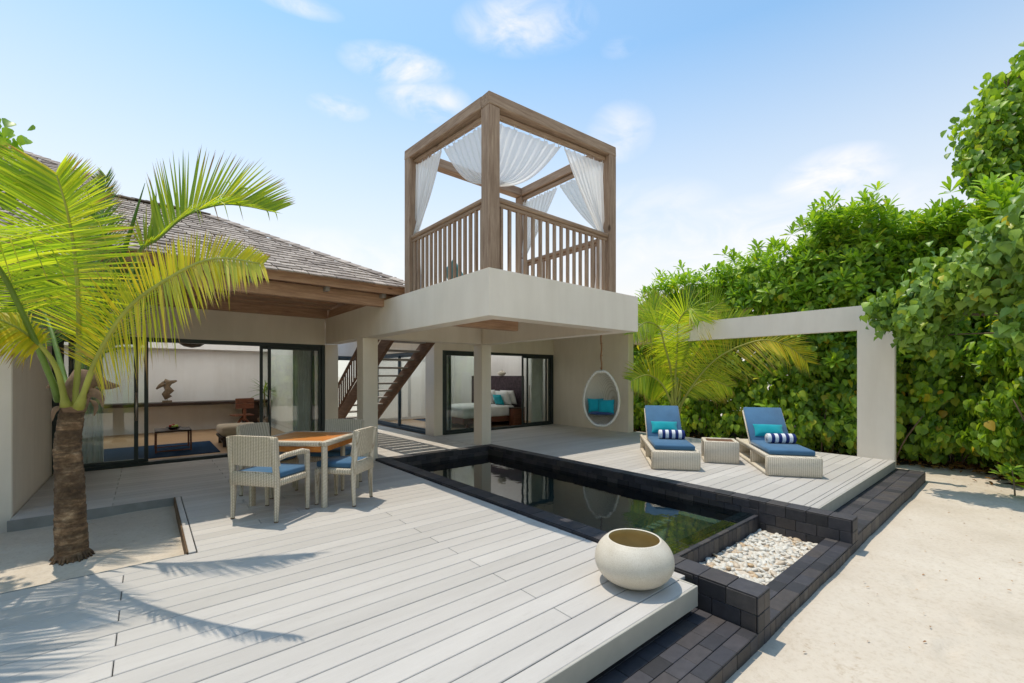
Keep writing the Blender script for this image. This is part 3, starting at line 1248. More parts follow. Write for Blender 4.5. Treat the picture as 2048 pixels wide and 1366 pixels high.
tile_rect(pool, 'x', WX0, 1.62, WY2, -.02, ZR - .013, .4, .05, 0, -.012)
sh = MB()
sh.box(WX1 - g - .001, WX1 + .002, 2.25, WY1, -1.4, ZR - .013)
sh.box(WX2 - .002, WX2 + .012, 2.25, WY1, -1.4, WL - .03)
sh.box(WX1, WX2, WY1 - .002, WY1 + .012, -1.4, WL - .03)
sh.box(WX1, WX2, 2.243, 2.257, -1.4, -.16)
sh.box(WX1, WX2, 2.25, WY1, -1.42, -1.4)
sh.build("basin_lining", M['pooltile'], pool)
wa = MB()
wa.box(WX1 + .001, WX2 - .001, 2.05, WY1 - .001, WL, WL + .0001) if False else None
V, T = grid_plane(WX1 + .002, WX2 - .002, 2.245, WY1 - .002, 30, 60, lambda X, Y: WL + 0 * X)
off = ORG[pool.name]
link("water", np_mesh("water", V - np.array(off), T, M['water']), pool)
# thin film of water wetting the weir
V, T = grid_plane(WX1 + .004, WX2 - .02, 2.10, 2.25, 20, 4, lambda X, Y: WL + .0115 + 0 * X)
link("overflow_film", np_mesh("overflow_film", V - np.array(off), T, M['water']), pool)

# pebbles
peb_ref = MB()
ico = bpy.data.meshes.new("tmp")
import bmesh
bm = bmesh.new()
bmesh.ops.create_icosphere(bm, subdivisions=2, radius=1)
iv = np.array([v.co[:] for v in bm.verts])
it = np.array([[v.index for v in f.verts] for f in bm.faces])
bm.free()
bpy.data.meshes.remove(ico)
pv, pt = [], []
cnt = 0
for layer, nn in ((0, 620), (1, 520)):
    for k in range(nn):
        x = rng.uniform(WX1 + .02, WX2 - .02)
        y = rng.uniform(1.42, 2.04)
        s = rng.uniform(.018, .034)
        sc = np.array([s * rng.uniform(1.0, 1.55), s * rng.uniform(.8, 1.1), s * rng.uniform(.45, .7)])
        a = rng.uniform(0, math.pi)
        ca, sa = math.cos(a), math.sin(a)
        v = iv * sc
        v = v * (1 + .06 * np.sin(iv[:, [1]] * 3 + k))
        til = rng.normal(0, .25, 2)
        v = np.stack([v[:, 0] * ca - v[:, 1] * sa, v[:, 0] * sa + v[:, 1] * ca, v[:, 2] + v[:, 0] * til[0] + v[:, 1] * til[1]], 1)
        zt = -.325 + layer * .02 + rng.uniform(-.004, .006)
        v = v + np.array([x, y, zt])
        pt.append(it + cnt)
        pv.append(v)
        cnt += len(iv)
o = link("pebbles", np_mesh("pebbles", np.concatenate(pv), np.concatenate(pt), M['pebble']))
tag(o, "loose white and cream pebbles filling the overflow trough at the pool end", "pebbles", kind='stuff')
bd = MB()
bd.box(WX1, WX2, 1.38, 2.06, -.40, -.335)
tag(bd.build("pebble_bed", M['mortar']), kind='structure')

# stone steps in front of both decks
st1 = thing("stone_plinth", "dark stone step under the near deck edge beside the round pot", "step", (1.0, 1.17, SZ), group="dark stone steps below the deck edges")
c = MB()
c.box(-2.0, WX0 - g, WY0 + g, 2.0, -.6, -.21 - g)
c.build("core", M['mortar'], st1)
tile_rect(st1, 'z', -.21, -.6, WX0 - .013, WY0, 1.97, .2, .1, .5)
tile_rect(st1, 'y', WY0, -.6, WX0, -.34, -.223, .2, .12, 0, -.012)
st2 = thing("stone_plinth", "long dark stone step below the lounger deck at the foot of the white frame", "step", (5.72, 1.17, SZ), group="dark stone steps below the deck edges")
c = MB()
c.box(WX3 + g, 10.25 - g, WY0 + g, 1.98, -.6, -.15 - g)
c.build("core", M['mortar'], st2)
tile_rect(st2, 'z', -.15, WX3, 10.25, WY0, 1.77, .2, .2, .5)
tile_rect(st2, 'y', WY0, WX3, 10.25, -.34, -.163, .2, .17, .5, -.012)
tile_rect(st2, 'x', 10.25, WY0 + .012, 1.77, -.34, -.163, .2, .17, .5, .012)

# ------------------------------------------------------------------ villa
villa = thing("villa", "cream rendered pool villa with shingled hip roof, sliding glass doors and covered terrace", "villa", (0, 9.6, 0))


def vb(name, mat, *boxes, b=.006, parent=None):
    m = MB()
    for q in boxes:
        m.box(*q, b)
    return m.build(name, mat, parent or villa)


P_ = M['plaster']
ZB, ZT = 2.17, 2.70
vb("wall", P_, (-6, -1.1, 7.04, 9.9, -.35, 2.95), b=.01)                       # wing wall on the left
vb("wall", P_, (-1.095, 2.9, 9.6, 9.85, 2.15, 2.70), b=.004)                     # over the living doors
vb("wall", P_, (2.9, 3.17, 9.6, 15.0, -.3, 2.165), b=.006)                       # between living room and court
vb("wall", P_, (5.75, 9.75, 9.6, 9.8, 2.15, 2.68), b=.004)                       # over the bedroom doors
vb("wall", P_, (9.75, 9.98, 6.84, 9.95, -.3, 2.68), b=.008)                      # wall behind the hanging chair
vb("wall", M['white_wall'], (2.9, 5.5, 13.5, 13.7, 2.1, 2.9), (3.17, 3.3, 13.48, 13.7, -.1, 2.1), b=.004)
vb("column", P_, (5.5, 5.75, 7.56, 7.86, -.1, 2.168))
vb("column", P_, (2.9, 3.17, 7.5, 7.79, -.1, 2.168))
vb("column", P_, (5.5, 5.75, 9.58, 10.02, -.1, 2.68))
# platform beams carrying the cabana


def prism(name, poly, z0, z1, mat, parent, axis='z'):
    """one seamless solid: an outline (x, y) raised from z0 to z1, or (y, z) run from x0 to x1"""
    n = len(poly)
    mk = (lambda p, c: (p[0], p[1], c)) if axis == 'z' else (lambda p, c: (c, p[0], p[1]))
    m = MB()
    v = [mk(p, z0) for p in poly] + [mk(p, z1) for p in poly]
    f = [tuple(range(n - 1, -1, -1)), tuple(range(n, 2 * n))] + [(i, (i + 1) % n, n + (i + 1) % n, n + i) for i in range(n)]
    m.add(v, f)
    return m.build(name, mat, parent)


prism("parapet_beam", [(2.9, 3.85), (5.73, 3.85), (5.73, 7.86), (5.48, 7.86), (5.48, 4.10), (3.15, 4.10), (3.15, 9.6), (2.9, 9.6)], ZB, ZT, P_, villa)
vb("beam", P_, (3.155, 5.475, 7.52, 7.80, ZB + .002, ZT - .002), b=.008)
vb("roof_slab", P_, (4.92, 9.97, 6.42, 10.45, 2.69, 2.85), (4.92, 5.85, 10.46, 14.0, 2.69, 2.85), (9.76, 9.97, 10.46, 14.0, 2.69, 2.85), b=.008)  # slab left open over the bedroom for the added rooflight
vb("soffit", P_, (3.15, 5.48, 4.10, 7.52, 2.52, 2.56), b=0)
jo = MB()
jo.box(3.152, 4.46, 5.15, 5.27, 2.20, 2.42, .012)
jo.build("joist", M['eave_x'], villa)
jo = MB()
jo.box(3.152, 5.2, 5.0, 5.42, 2.42, 2.46, .004)
jo.build("joist", M['eave_x'], villa)
# platform boards
k = 0
while 4.11 + k * .14 < 7.4:
    m = MB()
    m.box(3.0, 5.62, 4.10 + k * .14, 4.235 + k * .14, 2.702, 2.725, .003)
    m.build("platform_board", M['wood_x'], villa)
    k += 1

# eaves timber
vb("fascia", M['eave_x'], (-6, 3.28, 6.40, 6.44, 2.77, 2.89), b=.004)
vb("fascia", M['eave_y'], (3.24, 3.28, 6.445, 13.5, 2.77, 2.89), b=.004)
vb("eave_beam", M['eave_x'], (-6, 3.1, 6.62, 6.74, 2.60, 2.79), b=.008)
vb("wall_plate", M['eave_x'], (-1.1, 2.9, 9.45, 9.62, 2.701, 2.90), b=.006)
vb("wall_plate", M['eave_y'], (2.92, 3.08, 6.75, 9.44, 2.702, 2.86), b=.006)
vb("ceiling_board", M['eave_x'], (-1.1, 2.9, 9.15, 9.44, 2.86, 2.90), (-1.1, 2.9, 8.83, 9.13, 2.90, 2.94), b=.004)
# rafter ends and bolts under the eave
for x in (1.05, 2.0, 2.85):
    m = MB()
    m.box(x - .03, x + .03, 6.50, 6.66, 2.725, 2.785, .004)
    m.build("bracket", M['tread'], villa)

# roof: one big hip, front slope from the eave
roof = MB()
EY, EZ, SL = 6.36, 2.89, .5
HX = 3.33


def rz_(y):
    return EZ + SL * (y - EY)


TOP = 6.4          # the taller left block runs up this far
RD = 2.6           # the low ridge on the right block
NX = -.62          # where the taller block starts


def RP(x, y, z, d=0.0):
    return (x, y, z + d)


def roof_faces(d):
    rz = rz_(EY + RD)
    return [RP(-7, EY, EZ, d), RP(HX, EY, EZ, d), RP(HX - RD, EY + RD, rz, d), RP(NX, EY + RD, rz, d), RP(NX, EY + HX - NX, rz_(EY + HX - NX), d),
            RP(HX - TOP, EY + TOP, rz_(EY + TOP), d), RP(-7, EY + TOP, rz_(EY + TOP), d), RP(HX, EY + 2 * RD, EZ, d), RP(NX, EY + 2 * RD, EZ, d)]


roof = MB()
roof.v = roof_faces(0) + roof_faces(-.03)
roof.f = [(0, 1, 2, 3, 4, 5, 6), (1, 7, 2), (3, 2, 7, 8), (15, 14, 13, 12, 11, 10, 9), (11, 16, 10), (17, 16, 11, 12), (0, 9, 10, 1), (1, 10, 16, 7), (3, 8, 17, 12), (4, 3, 12, 13), (5, 4, 13, 14)]
roof_o = roof.build("roof", M['eave_x'], villa)
gb = MB()
gb.v = [(NX - .02, EY + RD, rz_(EY + RD) - .03), (NX - .02, EY + HX - NX, rz_(EY + HX - NX) - .03), (NX - .02, 12.0, 3.4), (NX - .02, EY + RD, 3.4)]
gb.f = [(0, 1, 2, 3)]
gb.build("gable_boards", M['eave_y'], villa)
gz = MB()
tz = rz_(EY + TOP) - .04
gz.v = [(NX - .03, EY + HX - NX, rz_(EY + HX - NX) - .04), (HX - TOP, EY + TOP, tz), (-7, EY + TOP, tz), (-7, 19.1, EZ), (NX - .03, 15.2, 4.5)]
gz.f = [(0, 4, 1), (1, 4, 3, 2)]
gz.build("added_roof_glazing", M['glass'], villa)  # unseen glazed back slope, added to let daylight into the living room
# shingles on the slope facing the pool
cs = math.cos(math.atan(SL))
sn = math.sin(math.atan(SL))
SW, SP, SLN = .185, .150, .21
sh_v, sh_f = cbox_data(SW - .008, SLN, .020, .003)
shingle_me = raw_mesh("shingle", sh_v, sh_f, M['shingle'])
cand = []
r_i = 0
while True:
    s = r_i * SP
    y = EY + s * cs
    if y > EY + TOP - .1:
        break
    xr = HX - (y - EY) + .02
    x = xr - SW / 2 - (SW / 2 if r_i % 2 else 0) * 1.0
    while x > -6.9:
        if y > EY + RD - .03 and x > NX:
            x -= SW
            continue
        cand.append((x + random.uniform(-.006, .006), y + random.uniform(-.012, .012), r_i))
        x -= SW
    r_i += 1
camv = Vector((0, 0, 1.5))


def size_key(c):
    p = Vector((c[0], c[1], rz_(c[1])))
    vis = 1.0 if c[0] > .35 - .0 * c[1] else .4
    return -vis / (p - camv).length_squared


cand.sort(key=size_key)
tilt = math.atan(SL) - .09
rest_v, rest_f = [], []
for i, (x, y, r) in enumerate(cand):
    loc = Vector((x, y, rz_(y) + .020 + random.uniform(0, .005)))
    rot = Euler((tilt + random.uniform(-.02, .02), random.uniform(-.02, .02), random.uniform(-.03, .03)))
    if i < 298:
        off = ORG[roof_o.name]
        link("shingle", shingle_me, roof_o, loc - off, rot)
    else:
        m = Matrix.Translation(loc) @ rot.to_matrix().to_4x4()
        oo = len(rest_v)
        rest_v += [m @ Vector(p) for p in sh_v]
        rest_f += [tuple(q + oo for q in f) for f in sh_f]
off = ORG[roof_o.name]
o = link("shingle_field", raw_mesh("shingle_field", [v - off for v in rest_v], rest_f, M['shingle']), roof_o)
o["kind"] = "stuff"
# hip capping pieces
k = 0
cap_v, cap_f = cbox_data(.20, .20, .016, .002)
cap_me = raw_mesh("hip_cap", cap_v, cap_f, M['shingle'])
while k * .125 < TOP - .1:
    d = k * .125
    k += 1
    if RD - .05 < d < HX - NX:
        continue
    p = Vector((HX - d, EY + d, rz_(EY + d) + .045))
    link("hip_cap", cap_me, roof_o, p - off, Euler((.30, .30, R(-45) + random.uniform(-.05, .05)), 'XYZ'))
k = 0
while HX - RD - k * .16 > NX:
    p = Vector((HX - RD - k * .16, EY + RD, rz_(EY + RD) + .035))
    link("ridge_cap", cap_me, roof_o, p - off, Euler((random.uniform(-.03, .03), .06, random.uniform(-.05, .05))))
    k += 1


# sliding doors ---------------------------------------------------------
def frame_rect(mb, x0, x1, y, z0, z1, w=.06, d=.05, axis='x', b=.003):
    """rectangular frame: stiles and rails, in the plane y (axis x) or x (axis y)"""
    def bx(a0, a1, c0, c1):
        if axis == 'x':
            mb.box(a0, a1, y - d / 2, y + d / 2, c0, c1, b)
        else:
            mb.box(y - d / 2, y + d / 2, a0, a1, c0, c1, b)
    bx(x0, x0 + w, z0, z1)
    bx(x1 - w, x1, z0, z1)
    bx(x0 + w, x1 - w, z0, z0 + w)
    bx(x0 + w, x1 - w, z1 - w, z1)


def pane(parent, x0, x1, y, z0, z1, axis='x'):
    m = MB()
    if axis == 'x':
        m.box(x0, x1, y - .004, y + .004, z0, z1)
    else:
        m.box(y - .004, y + .004, x0, x1, z0, z1)
    return m.build("pane", M['glass'], parent)


def leaf_door(x0, x1, y, z0, z1, mat, axis='x', w=.055, handle=None):
    m = MB()
    frame_rect(m, x0, x1, y, z0, z1, w, .035, axis)
    d = m.build("sliding_door", mat, villa)
    pane(d, x0 + w - .005, x1 - w + .005, y, z0 + w - .005, z1 - w + .005, axis)
    if handle is not None:
        h = MB()
        yy = y - .075
        h.tube([(handle, yy, .75), (handle, yy, 1.22)], .013, 8)
        h.tube([(handle, yy, .86), (handle, y - .01, .86)], .008, 6)
        h.tube([(handle, yy, 1.11), (handle, y - .01, 1.11)], .008, 6)
        h.build("handle", M['steel'], d, smooth=True)
    return d


m = MB()
m.box(-1.098, -1.03, 9.60, 9.76, 0, 2.149, .004)
m.box(2.83, 2.898, 9.60, 9.76, 0, 2.149, .004)
m.box(-1.03, 2.83, 9.60, 9.76, 2.08, 2.149, .004)
m.box(-1.03, 2.83, 9.60, 9.76, -.01, .045, .004)
m.build("door_frame", M['alu'], villa)
leaf_door(-1.03, -.10, 9.645, .045, 2.08, M['alu'], handle=-.125)
leaf_door(-.93, .03, 9.70, .045, 2.08, M['alu'])
leaf_door(1.70, 2.70, 9.70, .045, 2.08, M['alu'])
leaf_door(1.83, 2.83, 9.645, .045, 2.08, M['alu'], handle=1.86)
m = MB()
m.box(5.752, 5.84, 9.60, 9.76, 0, 2.149, .004)
m.box(9.66, 9.748, 9.60, 9.76, 0, 2.149, .004)
m.box(5.84, 9.66, 9.60, 9.76, 2.08, 2.149, .004)
m.box(5.84, 9.66, 9.60, 9.76, -.01, .045, .004)
m.build("door_frame", M['alu'], villa)
leaf_door(5.84, 7.05, 9.645, .045, 2.08, M['alu'])
leaf_door(6.0, 7.15, 9.70, .045, 2.08, M['alu'])
leaf_door(8.52, 9.55, 9.70, .045, 2.08, M['alu'])
leaf_door(8.66, 9.66, 9.645, .045, 2.08, M['alu'], handle=8.70)
# court side glazing of the bedroom block
m = MB()
frame_rect(m, 10.03, 13.4, 5.60, -.01, 2.15, .07, .1, 'y')
m.build("door_frame", M['alu_blue'], villa)
leaf_door(10.1, 11.75, 5.62, .06, 2.08, M['alu_blue'], 'y')
leaf_door(11.70, 13.33, 5.58, .06, 2.08, M['alu_blue'], 'y')
vb("wall", P_, (5.5, 5.75, 10.02, 13.5, 2.15, 2.68), b=.004)
# far door of the court
m = MB()
frame_rect(m, 3.3, 5.5, 13.55, -.01, 2.1, .07, .08)
m.build("door_frame", M['alu_blue'], villa)
leaf_door(3.37, 4.4, 13.55, .06, 2.03, M['alu_blue'])
leaf_door(4.38, 5.43, 13.58, .06, 2.03, M['alu_blue'])

# rooms behind the glass -------------------------------------------------
WW = M['white_wall']
vb("inner_wall", WW, (-4.2, 2.9, 14.9, 15.1, 0, 2.9), (-2.1, -2.0, 9.9, 15.1, 0, 2.9), b=0)
vb("inner_wall", WW, (2.82, 2.895, 9.80, 14.9, 0, 2.9), b=0)
vb("ceiling", WW, (-4.2, 2.9, 9.86, 11.6, 2.55, 2.6), b=0)
# opal rooflights, unseen and added to brighten both rooms from above
vb("added_rooflight", M['opal'], (-2.0, 2.9, 11.62, 14.9, 2.57, 2.58), b=0)
vb("added_rooflight", M['opal'], (5.9, 9.7, 10.5, 13.85, 2.70, 2.71), b=0)
vb("cornice", WW, (-4.2, 2.82, 14.6, 14.9, 2.22, 2.55), b=.004)
vb("room_floor", M['floor_wood'], (-4.2, 2.82, 9.765, 14.9, -.1, .0), b=0)
vb("room_floor", M['floor_wood'], (5.66, 9.75, 9.765, 14.0, -.1, .0), b=0)
vb("inner_wall", WW, (5.75, 9.9, 13.9, 14.05, 0, 2.68), (9.76, 9.9, 9.95, 13.9, 0, 2.68), b=0)
vb("inner_wall", WW, (8.84, 8.90, 11.9, 13.9, 0, 2.68), b=0)

# ------------------------------------------------------------------ cabana on the roof
cab = thing("roof_cabana", "weathered timber four post cabana with railings standing on the raised platform", "cabana", (2.9, 3.85, 2.70))
CX0, CX1, CY0, CY1 = 2.905, 5.20, 3.855, 5.92
pw = .155
TZF, TZ = 4.66, 4.80


def post(x0, y0, zt):
    m = MB()
    m.box(x0, x0 + pw, y0, y0 + pw, 2.701, zt, .008)
    return m.build("post", M['wood_z'], cab)


post(CX0, CY0, TZF - .14)
post(CX1 - pw, CY0, TZ - .14)
post(CX0, CY1 - pw, TZ - .14)
post(CX1 - pw, CY1 - pw, TZ - .14)


def topbeam(p, q, mat, w=pw, h=.14, off=0.0):
    m = MB()
    m.bar(p, q, w, h, .008)
    return m.build("beam", mat, cab)


hb = .07
topbeam((CX0, CY0 + pw / 2, TZF - hb), (CX1, CY0 + pw / 2, TZ - hb), M['wood_x'])
topbeam((CX0 + pw / 2 - .002, CY0 + pw + .001, TZF + .008 - hb), (CX0 + pw / 2 - .002, CY1, TZ - hb), M['wood_y'])
topbeam((CX0 + pw + .002, CY1 - pw / 2, TZ - hb + .002), (CX1, CY1 - pw / 2, TZ - hb + .002), M['wood_x'])
topbeam((CX1 - pw / 2 - .002, CY0 + pw + .002, TZ - hb - .002), (CX1 - pw / 2 - .002, CY1 - pw - .002, TZ - hb - .002), M['wood_y'])
# inner ledger strips the curtains hang from
for (p, q, mt) in (((CX0 + pw, CY0 + .10, TZF - .185), (CX1 - pw, CY0 + .10, TZ - .185), 'wood_x'),
                   ((CX0 + .10, CY0 + pw, TZF - .185), (CX0 + .10, CY1 - pw, TZ - .185), 'wood_y'),
                   ((CX1 - .10, CY0 + pw, TZ - .185), (CX1 - .10, CY1 - pw, TZ - .185), 'wood_y')):
    m = MB()
    m.bar(p, q, .05, .05, .005)
    m.build("curtain_rail", M[mt], cab)
HR = 3.50


def railing(p, q, mt, n, skip=0):
    p, q = Vector(p), Vector(q)
    m = MB()
    m.bar(p + Vector((0, 0, HR)), q + Vector((0, 0, HR)), .085, .055, .014)
    m.build("handrail", M[mt], cab)
    m = MB()
    m.bar(p + Vector((0, 0, HR - .05)), q + Vector((0, 0, HR - .05)), .04, .04, .005)
    m.build("subrail", M[mt], cab)
    for i in range(n):
        t = (i + .5) / n
        c = p.lerp(q, t)
        m = MB()
        m.box(c.x - .019, c.x + .019, c.y - .019, c.y + .019, 2.726 if c.x > 3.0 and c.y > 4.1 else 2.702, HR - .07, .004)
        m.build("baluster", M['wood_z'], cab)


railing((CX0 + pw, CY0 + .06, 0), (CX1 - pw, CY0 + .06, 0), 'wood_x', 16)
railing((CX0 + .06, CY0 + pw, 0), (CX0 + .06, CY1 - pw, 0), 'wood_y', 15)
railing((CX1 - .06, CY0 + pw, 0), (CX1 - .06, CY1 - pw, 0), 'wood_y', 13)


# curtains ---------------------------------------------------------------
def curtain(p0, p1, tie, zt0, zt1, inward, label, group, droop=.10, tail=True, pow_=1.5):
    """p0 = top corner at the post, p1 = free top corner, gathered at the tie on the post and hanging on"""
    p0, p1, tie = Vector(p0), Vector(p1), Vector(tie)
    inw = Vector(inward)
    th = thing("sheer_curtain", label, "curtain", (p0.x, p0.y, p0.z), group=group)
    nu, nv = 60, 40
    V = []
    along = (p1 - p0)
    for j in range(nv + 1):
        v = j / nv
        for i in range(nu + 1):
            u = i / nu
            top = p0 + along * u
            # path from the rail to the tie; the free edge bellies outward
            tgt = tie + along.normalized() * (.03 * u) + inw * (.03 * math.sin(u * 7))
            q = v
            c = top.lerp(tgt, q)
            sag = math.sin(q * math.pi) * droop * (.35 + u)
            c.z -= sag * along.length
            fold = math.sin(u * 2 * math.pi * 9 + 1.3 * math.sin(v * 3 + u * 4)) * (.022 * (1 - .55 * v)) + math.sin(u * 2 * math.pi * 21 + v * 3) * .006
            scal = .02 * math.sin(u * math.pi * 2 * 4.5) ** 2 * (1 - v)
            c += inw * fold
            c.z -= scal * 1.0
            V.append(c)
    Fc = []
    for j in range(nv):
        for i in range(nu):
            a = j * (nu + 1) + i
            Fc.append((a, a + 1, a + nu + 2, a + nu + 1))
    if tail:
        base = len(V)
        nt_ = 12
        zt = 2.74
        for j in range(nt_ + 1):
            v = j / nt_
            w = .05 + .16 * v
            for i in range(21):
                u = i / 20
                c = tie + along.normalized() * ((u - .3) * w + .02) + inw * (.03 + .02 * math.sin(u * 18 + v))
                c.z = tie.z + (zt - tie.z) * v
                V.append(c)
        for j in range(nt_):
            for i in range(20):
                a = base + j * 21 + i
                Fc.append((a, a + 1, a + 22, a + 21))
    off = ORG[th.name]
    link("fabric", raw_mesh("fabric", [v - off for v in V], Fc, M['sheer'], True), th)
    n = 5
    for i in range(n):
        u = .04 + .92 * i / (n - 1)
        c = p0 + along * u
        hk = MB()
        pts = [(c.x, c.y, c.z - .03), (c.x, c.y, c.z + .03)]
        for a in range(7):
            an = a / 6 * math.pi
            pts.append((c.x + along.normalized().x * .014 * (1 - math.cos(an)), c.y + along.normalized().y * .014 * (1 - math.cos(an)), c.z + .03 + .018 * math.sin(an)))
        hk.tube(pts, .005, 5)
        hk.build("hook", M['hook'], th, smooth=True)
    return th


G_ = "sheer white curtains of the cabana"
yl, yh = CY0 + pw, CY1 - pw
xl, xh = CX0 + pw, CX1 - pw
zc0, zc1 = TZF - .24, TZ - .24
ym = yl + (yh - yl) * .56
zm = zc0 + (zc1 - zc0) * .55
xm = xl + (xh - xl) * .56
fx, fy = CX0 + .10, CY0 + .10
curtain((fx, yh, zc1), (fx, ym + .02, zm), (fx, yh + .02, 3.55), 0, 0, (1, 0, 0), "white sheer curtain tied back to the cabana's post nearest the shingle roof", G_, .06)
curtain((fx, yl, zc0), (fx, ym - .02, zm), (fx, yl - .03, 3.72), 0, 0, (1, 0, 0), "white sheer curtain on the roof side, tied back behind the cabana's front corner post", G_, .14, False)
curtain((xl, fy, zc0), (xm - .02, fy, zm), (xl - .03, fy, 3.68), 0, 0, (0, 1, 0), "white sheer curtain on the pool side, tied back to the cabana's front corner post", G_, .12, False)
curtain((xh, fy, zc1), (xm + .02, fy, zm), (xh + .02, fy, 3.48), 0, 0, (0, 1, 0), "white sheer curtain tied back to the cabana's post nearest the green hedge", G_, .05)
bx_ = CX1 - .10
ymb = yl + (yh - yl) * .52
curtain((bx_, yl, zc1), (bx_, ymb - .02, zc1), (bx_, yl - .02, 3.55), 0, 0, (-1, 0, 0), "white sheer curtain half hidden behind the tied curtain on the hedge side", G_, .05)
curtain((bx_, yh, zc1), (bx_, ymb + .02, zc1), (bx_, yh + .02, 3.55), 0, 0, (-1, 0, 0), "white sheer curtain at the back of the cabana seen past the front post", G_, .05)
# teal cushion lying on the platform
m = MB()
m.pillow(.62, .42, .16, Matrix.Translation((3.42, 5.35, 2.92)) @ Euler((R(62), 0, R(70))).to_matrix().to_4x4())
tag(m.build("cushion", M['teal'], smooth=True), "teal cushion leaning on the platform behind the cabana balusters", "cushion")

# ------------------------------------------------------------------ staircase
stair = thing("staircase", "brown timber open staircase with slatted handrail climbing to the cabana platform", "staircase", (4.2, 11.9, 0))
SX0, SX1 = 3.74, 4.66
p_bot, p_top = Vector((0, 11.75, .0)), Vector((0, 7.85, 2.52))
for x in (SX0, SX1):
    m = MB()
    m.bar((x, p_bot.y, p_bot.z + .10), (x, p_top.y, p_top.z + .02), .075, .30, .008)
    m.build("stringer", M['stair'], stair)
NT = 14
for i in range(NT):
    t = (i + .6) / NT
    c = p_bot.lerp(p_top, t)
    m = MB()
    m.box(SX0 + .04, SX1 - .04, c.y - .13, c.y + .13, c.z + .11, c.z + .15, .004)
    m.build("tread", M['tread'], stair)
sl = (p_top - p_bot)
ra, rb = Vector((SX0, 11.75, .98)), Vector((SX0, 8.0, 3.42))
m = MB()
m.bar(ra, rb, .06, .05, .01)
m.build("handrail", M['stair'], stair)
m = MB()
m.bar(ra + Vector((0, 0, -.62)), rb + Vector((0, 0, -.62)), .045, .045, .006)
m.build("lower_rail", M['stair'], stair)
for i in range(26):
    t = (i + .5) / 26
    c = ra.lerp(rb, t)
    m = MB()
    m.box(c.x - .016, c.x + .016, c.y - .016, c.y + .016, c.z - .60, c.z - .02, .003)
    m.build("baluster", M['stair'], stair)
m = MB()
m.box(SX0 - .04, SX0 + .04, 11.72, 11.80, 0, 1.05, .006)
m.build("newel_post", M['stair'], stair)

# ------------------------------------------------------------------ white garden frame
fr = thing("garden_frame", "freestanding cream rendered frame wall with an open rectangle at the deck's end", "frame wall", (10.14, 1.55, SZ))
prism("wall", [(1.56, SZ), (2.09, SZ), (2.09, 2.35), (6.95, 2.35), (6.95, 2.80), (1.56, 2.80)], 10.14, 10.29, P_, fr, 'x')


# ------------------------------------------------------------------ dining furniture
def wick(m, name, parent, mat='wicker', sm=True):
    o = m.build(name, M[mat], parent, world_=False)
    return smooth_by_angle(o, 50) if sm else o


def dining_chair(label, loc, ang, W, arms):
    t = thing("dining_chair", label, "chair", loc, ang - math.pi / 2, group="wicker chairs around the dining table")
    hw = W / 2
    for sx in (-1, 1):
        m = MB()
        x = sx * (hw - .032)
        m.tube([(x, -.235, .0), (x, -.225, .2), (x, -.225, .42), (x, -.245, .60), (x, -.275, .865)], [.019, .026, .032, .032, .030], 10)
        wick(m, "leg", t)
        m = MB()
        top = .64 if arms else .42
        m.tube([(x, .235, .0), (x, .235, .2), (x, .23, top - .02), (x, .225, top)], [.019, .026, .031, .028], 10)
        wick(m, "leg", t)
        if arms:
            m = MB()
            m.tube([(x, .245, .645), (x, .15, .668), (x, -.1, .665), (x, -.25, .64)], [.026, .03, .028, .026], 10)
            wick(m, "armrest", t)
        cp = MB()
        for yy in (-.235, .235):
            cp.tube([(x, yy, 0), (x, yy, .012)], .021, 10)
        cp.build("foot_cap", M['driftwood'], t, world_=False)
    m = MB()
    n = 8
    rows = [(.57, -.243), (.70, -.258), (.80, -.268), (.87, -.278)]
    v, f = [], []
    for (z, y) in rows:
        for i in range(n + 1):
            u = i / n * 2 - 1
            v.append((u * (hw - .01), y - .025 * (1 - u * u), z + (.012 * (1 - u ** 4) if z > .86 else 0)))
    k0 = len(v)
    for (z, y) in rows:
        for i in range(n + 1):
            u = i / n * 2 - 1
            v.append((u * (hw - .01), y - .025 * (1 - u * u) + .042, z + (.012 * (1 - u ** 4) if z > .86 else 0)))
    for a in range(len(rows) - 1):
        for i in range(n):
            q = a * (n + 1) + i
            f.append((q, q + 1, q + n + 2, q + n + 1))
            f.append((k0 + q + 1, k0 + q, k0 + q + n + 1, k0 + q + n + 2))
    e = (len(rows) - 1) * (n + 1)
    for i in range(n):
        f.append((e + i, e + i + 1, k0 + e + i + 1, k0 + e + i))
        f.append((i + 1, i, k0 + i, k0 + i + 1))
    for s in (0, n):
        for a in range(len(rows) - 1):
            q, q2 = a * (n + 1) + s, (a + 1) * (n + 1) + s
            f.append((q, q2, k0 + q2, k0 + q))
    m.add(v, f)
    wick(m, "backrest", t)
    m = MB()
    m.box(-hw + .01, hw - .01, -.262, -.215, .36, .505, .012)
    wick(m, "back_apron", t)
    m = MB()
    m.box(-hw + .015, hw - .015, -.22, .255, .36, .43, .015)
    wick(m, "seat", t)
    m = MB()
    m.box(-hw + .045, hw - .045, -.205, .255, .432, .50, .022)
    o = m.build("seat_cushion", M['navy'], t, world_=False)
    smooth_by_angle(o, 60)
    return t


dining_chair("wicker armchair with its back to the planting bed, nearest the sand bed", (1.045, 5.32, 0), R(37), .60, True)
dining_chair("armless wicker chair on the pool side of the table", (1.83, 5.31, 0), R(131), .47, False)
dining_chair("wicker armchair across the table in front of the column", (1.98, 6.15, 0), R(221), .58, True)
dining_chair("wicker chair in the shade between table and living room doors", (1.21, 6.27, 0), R(304), .47, False)

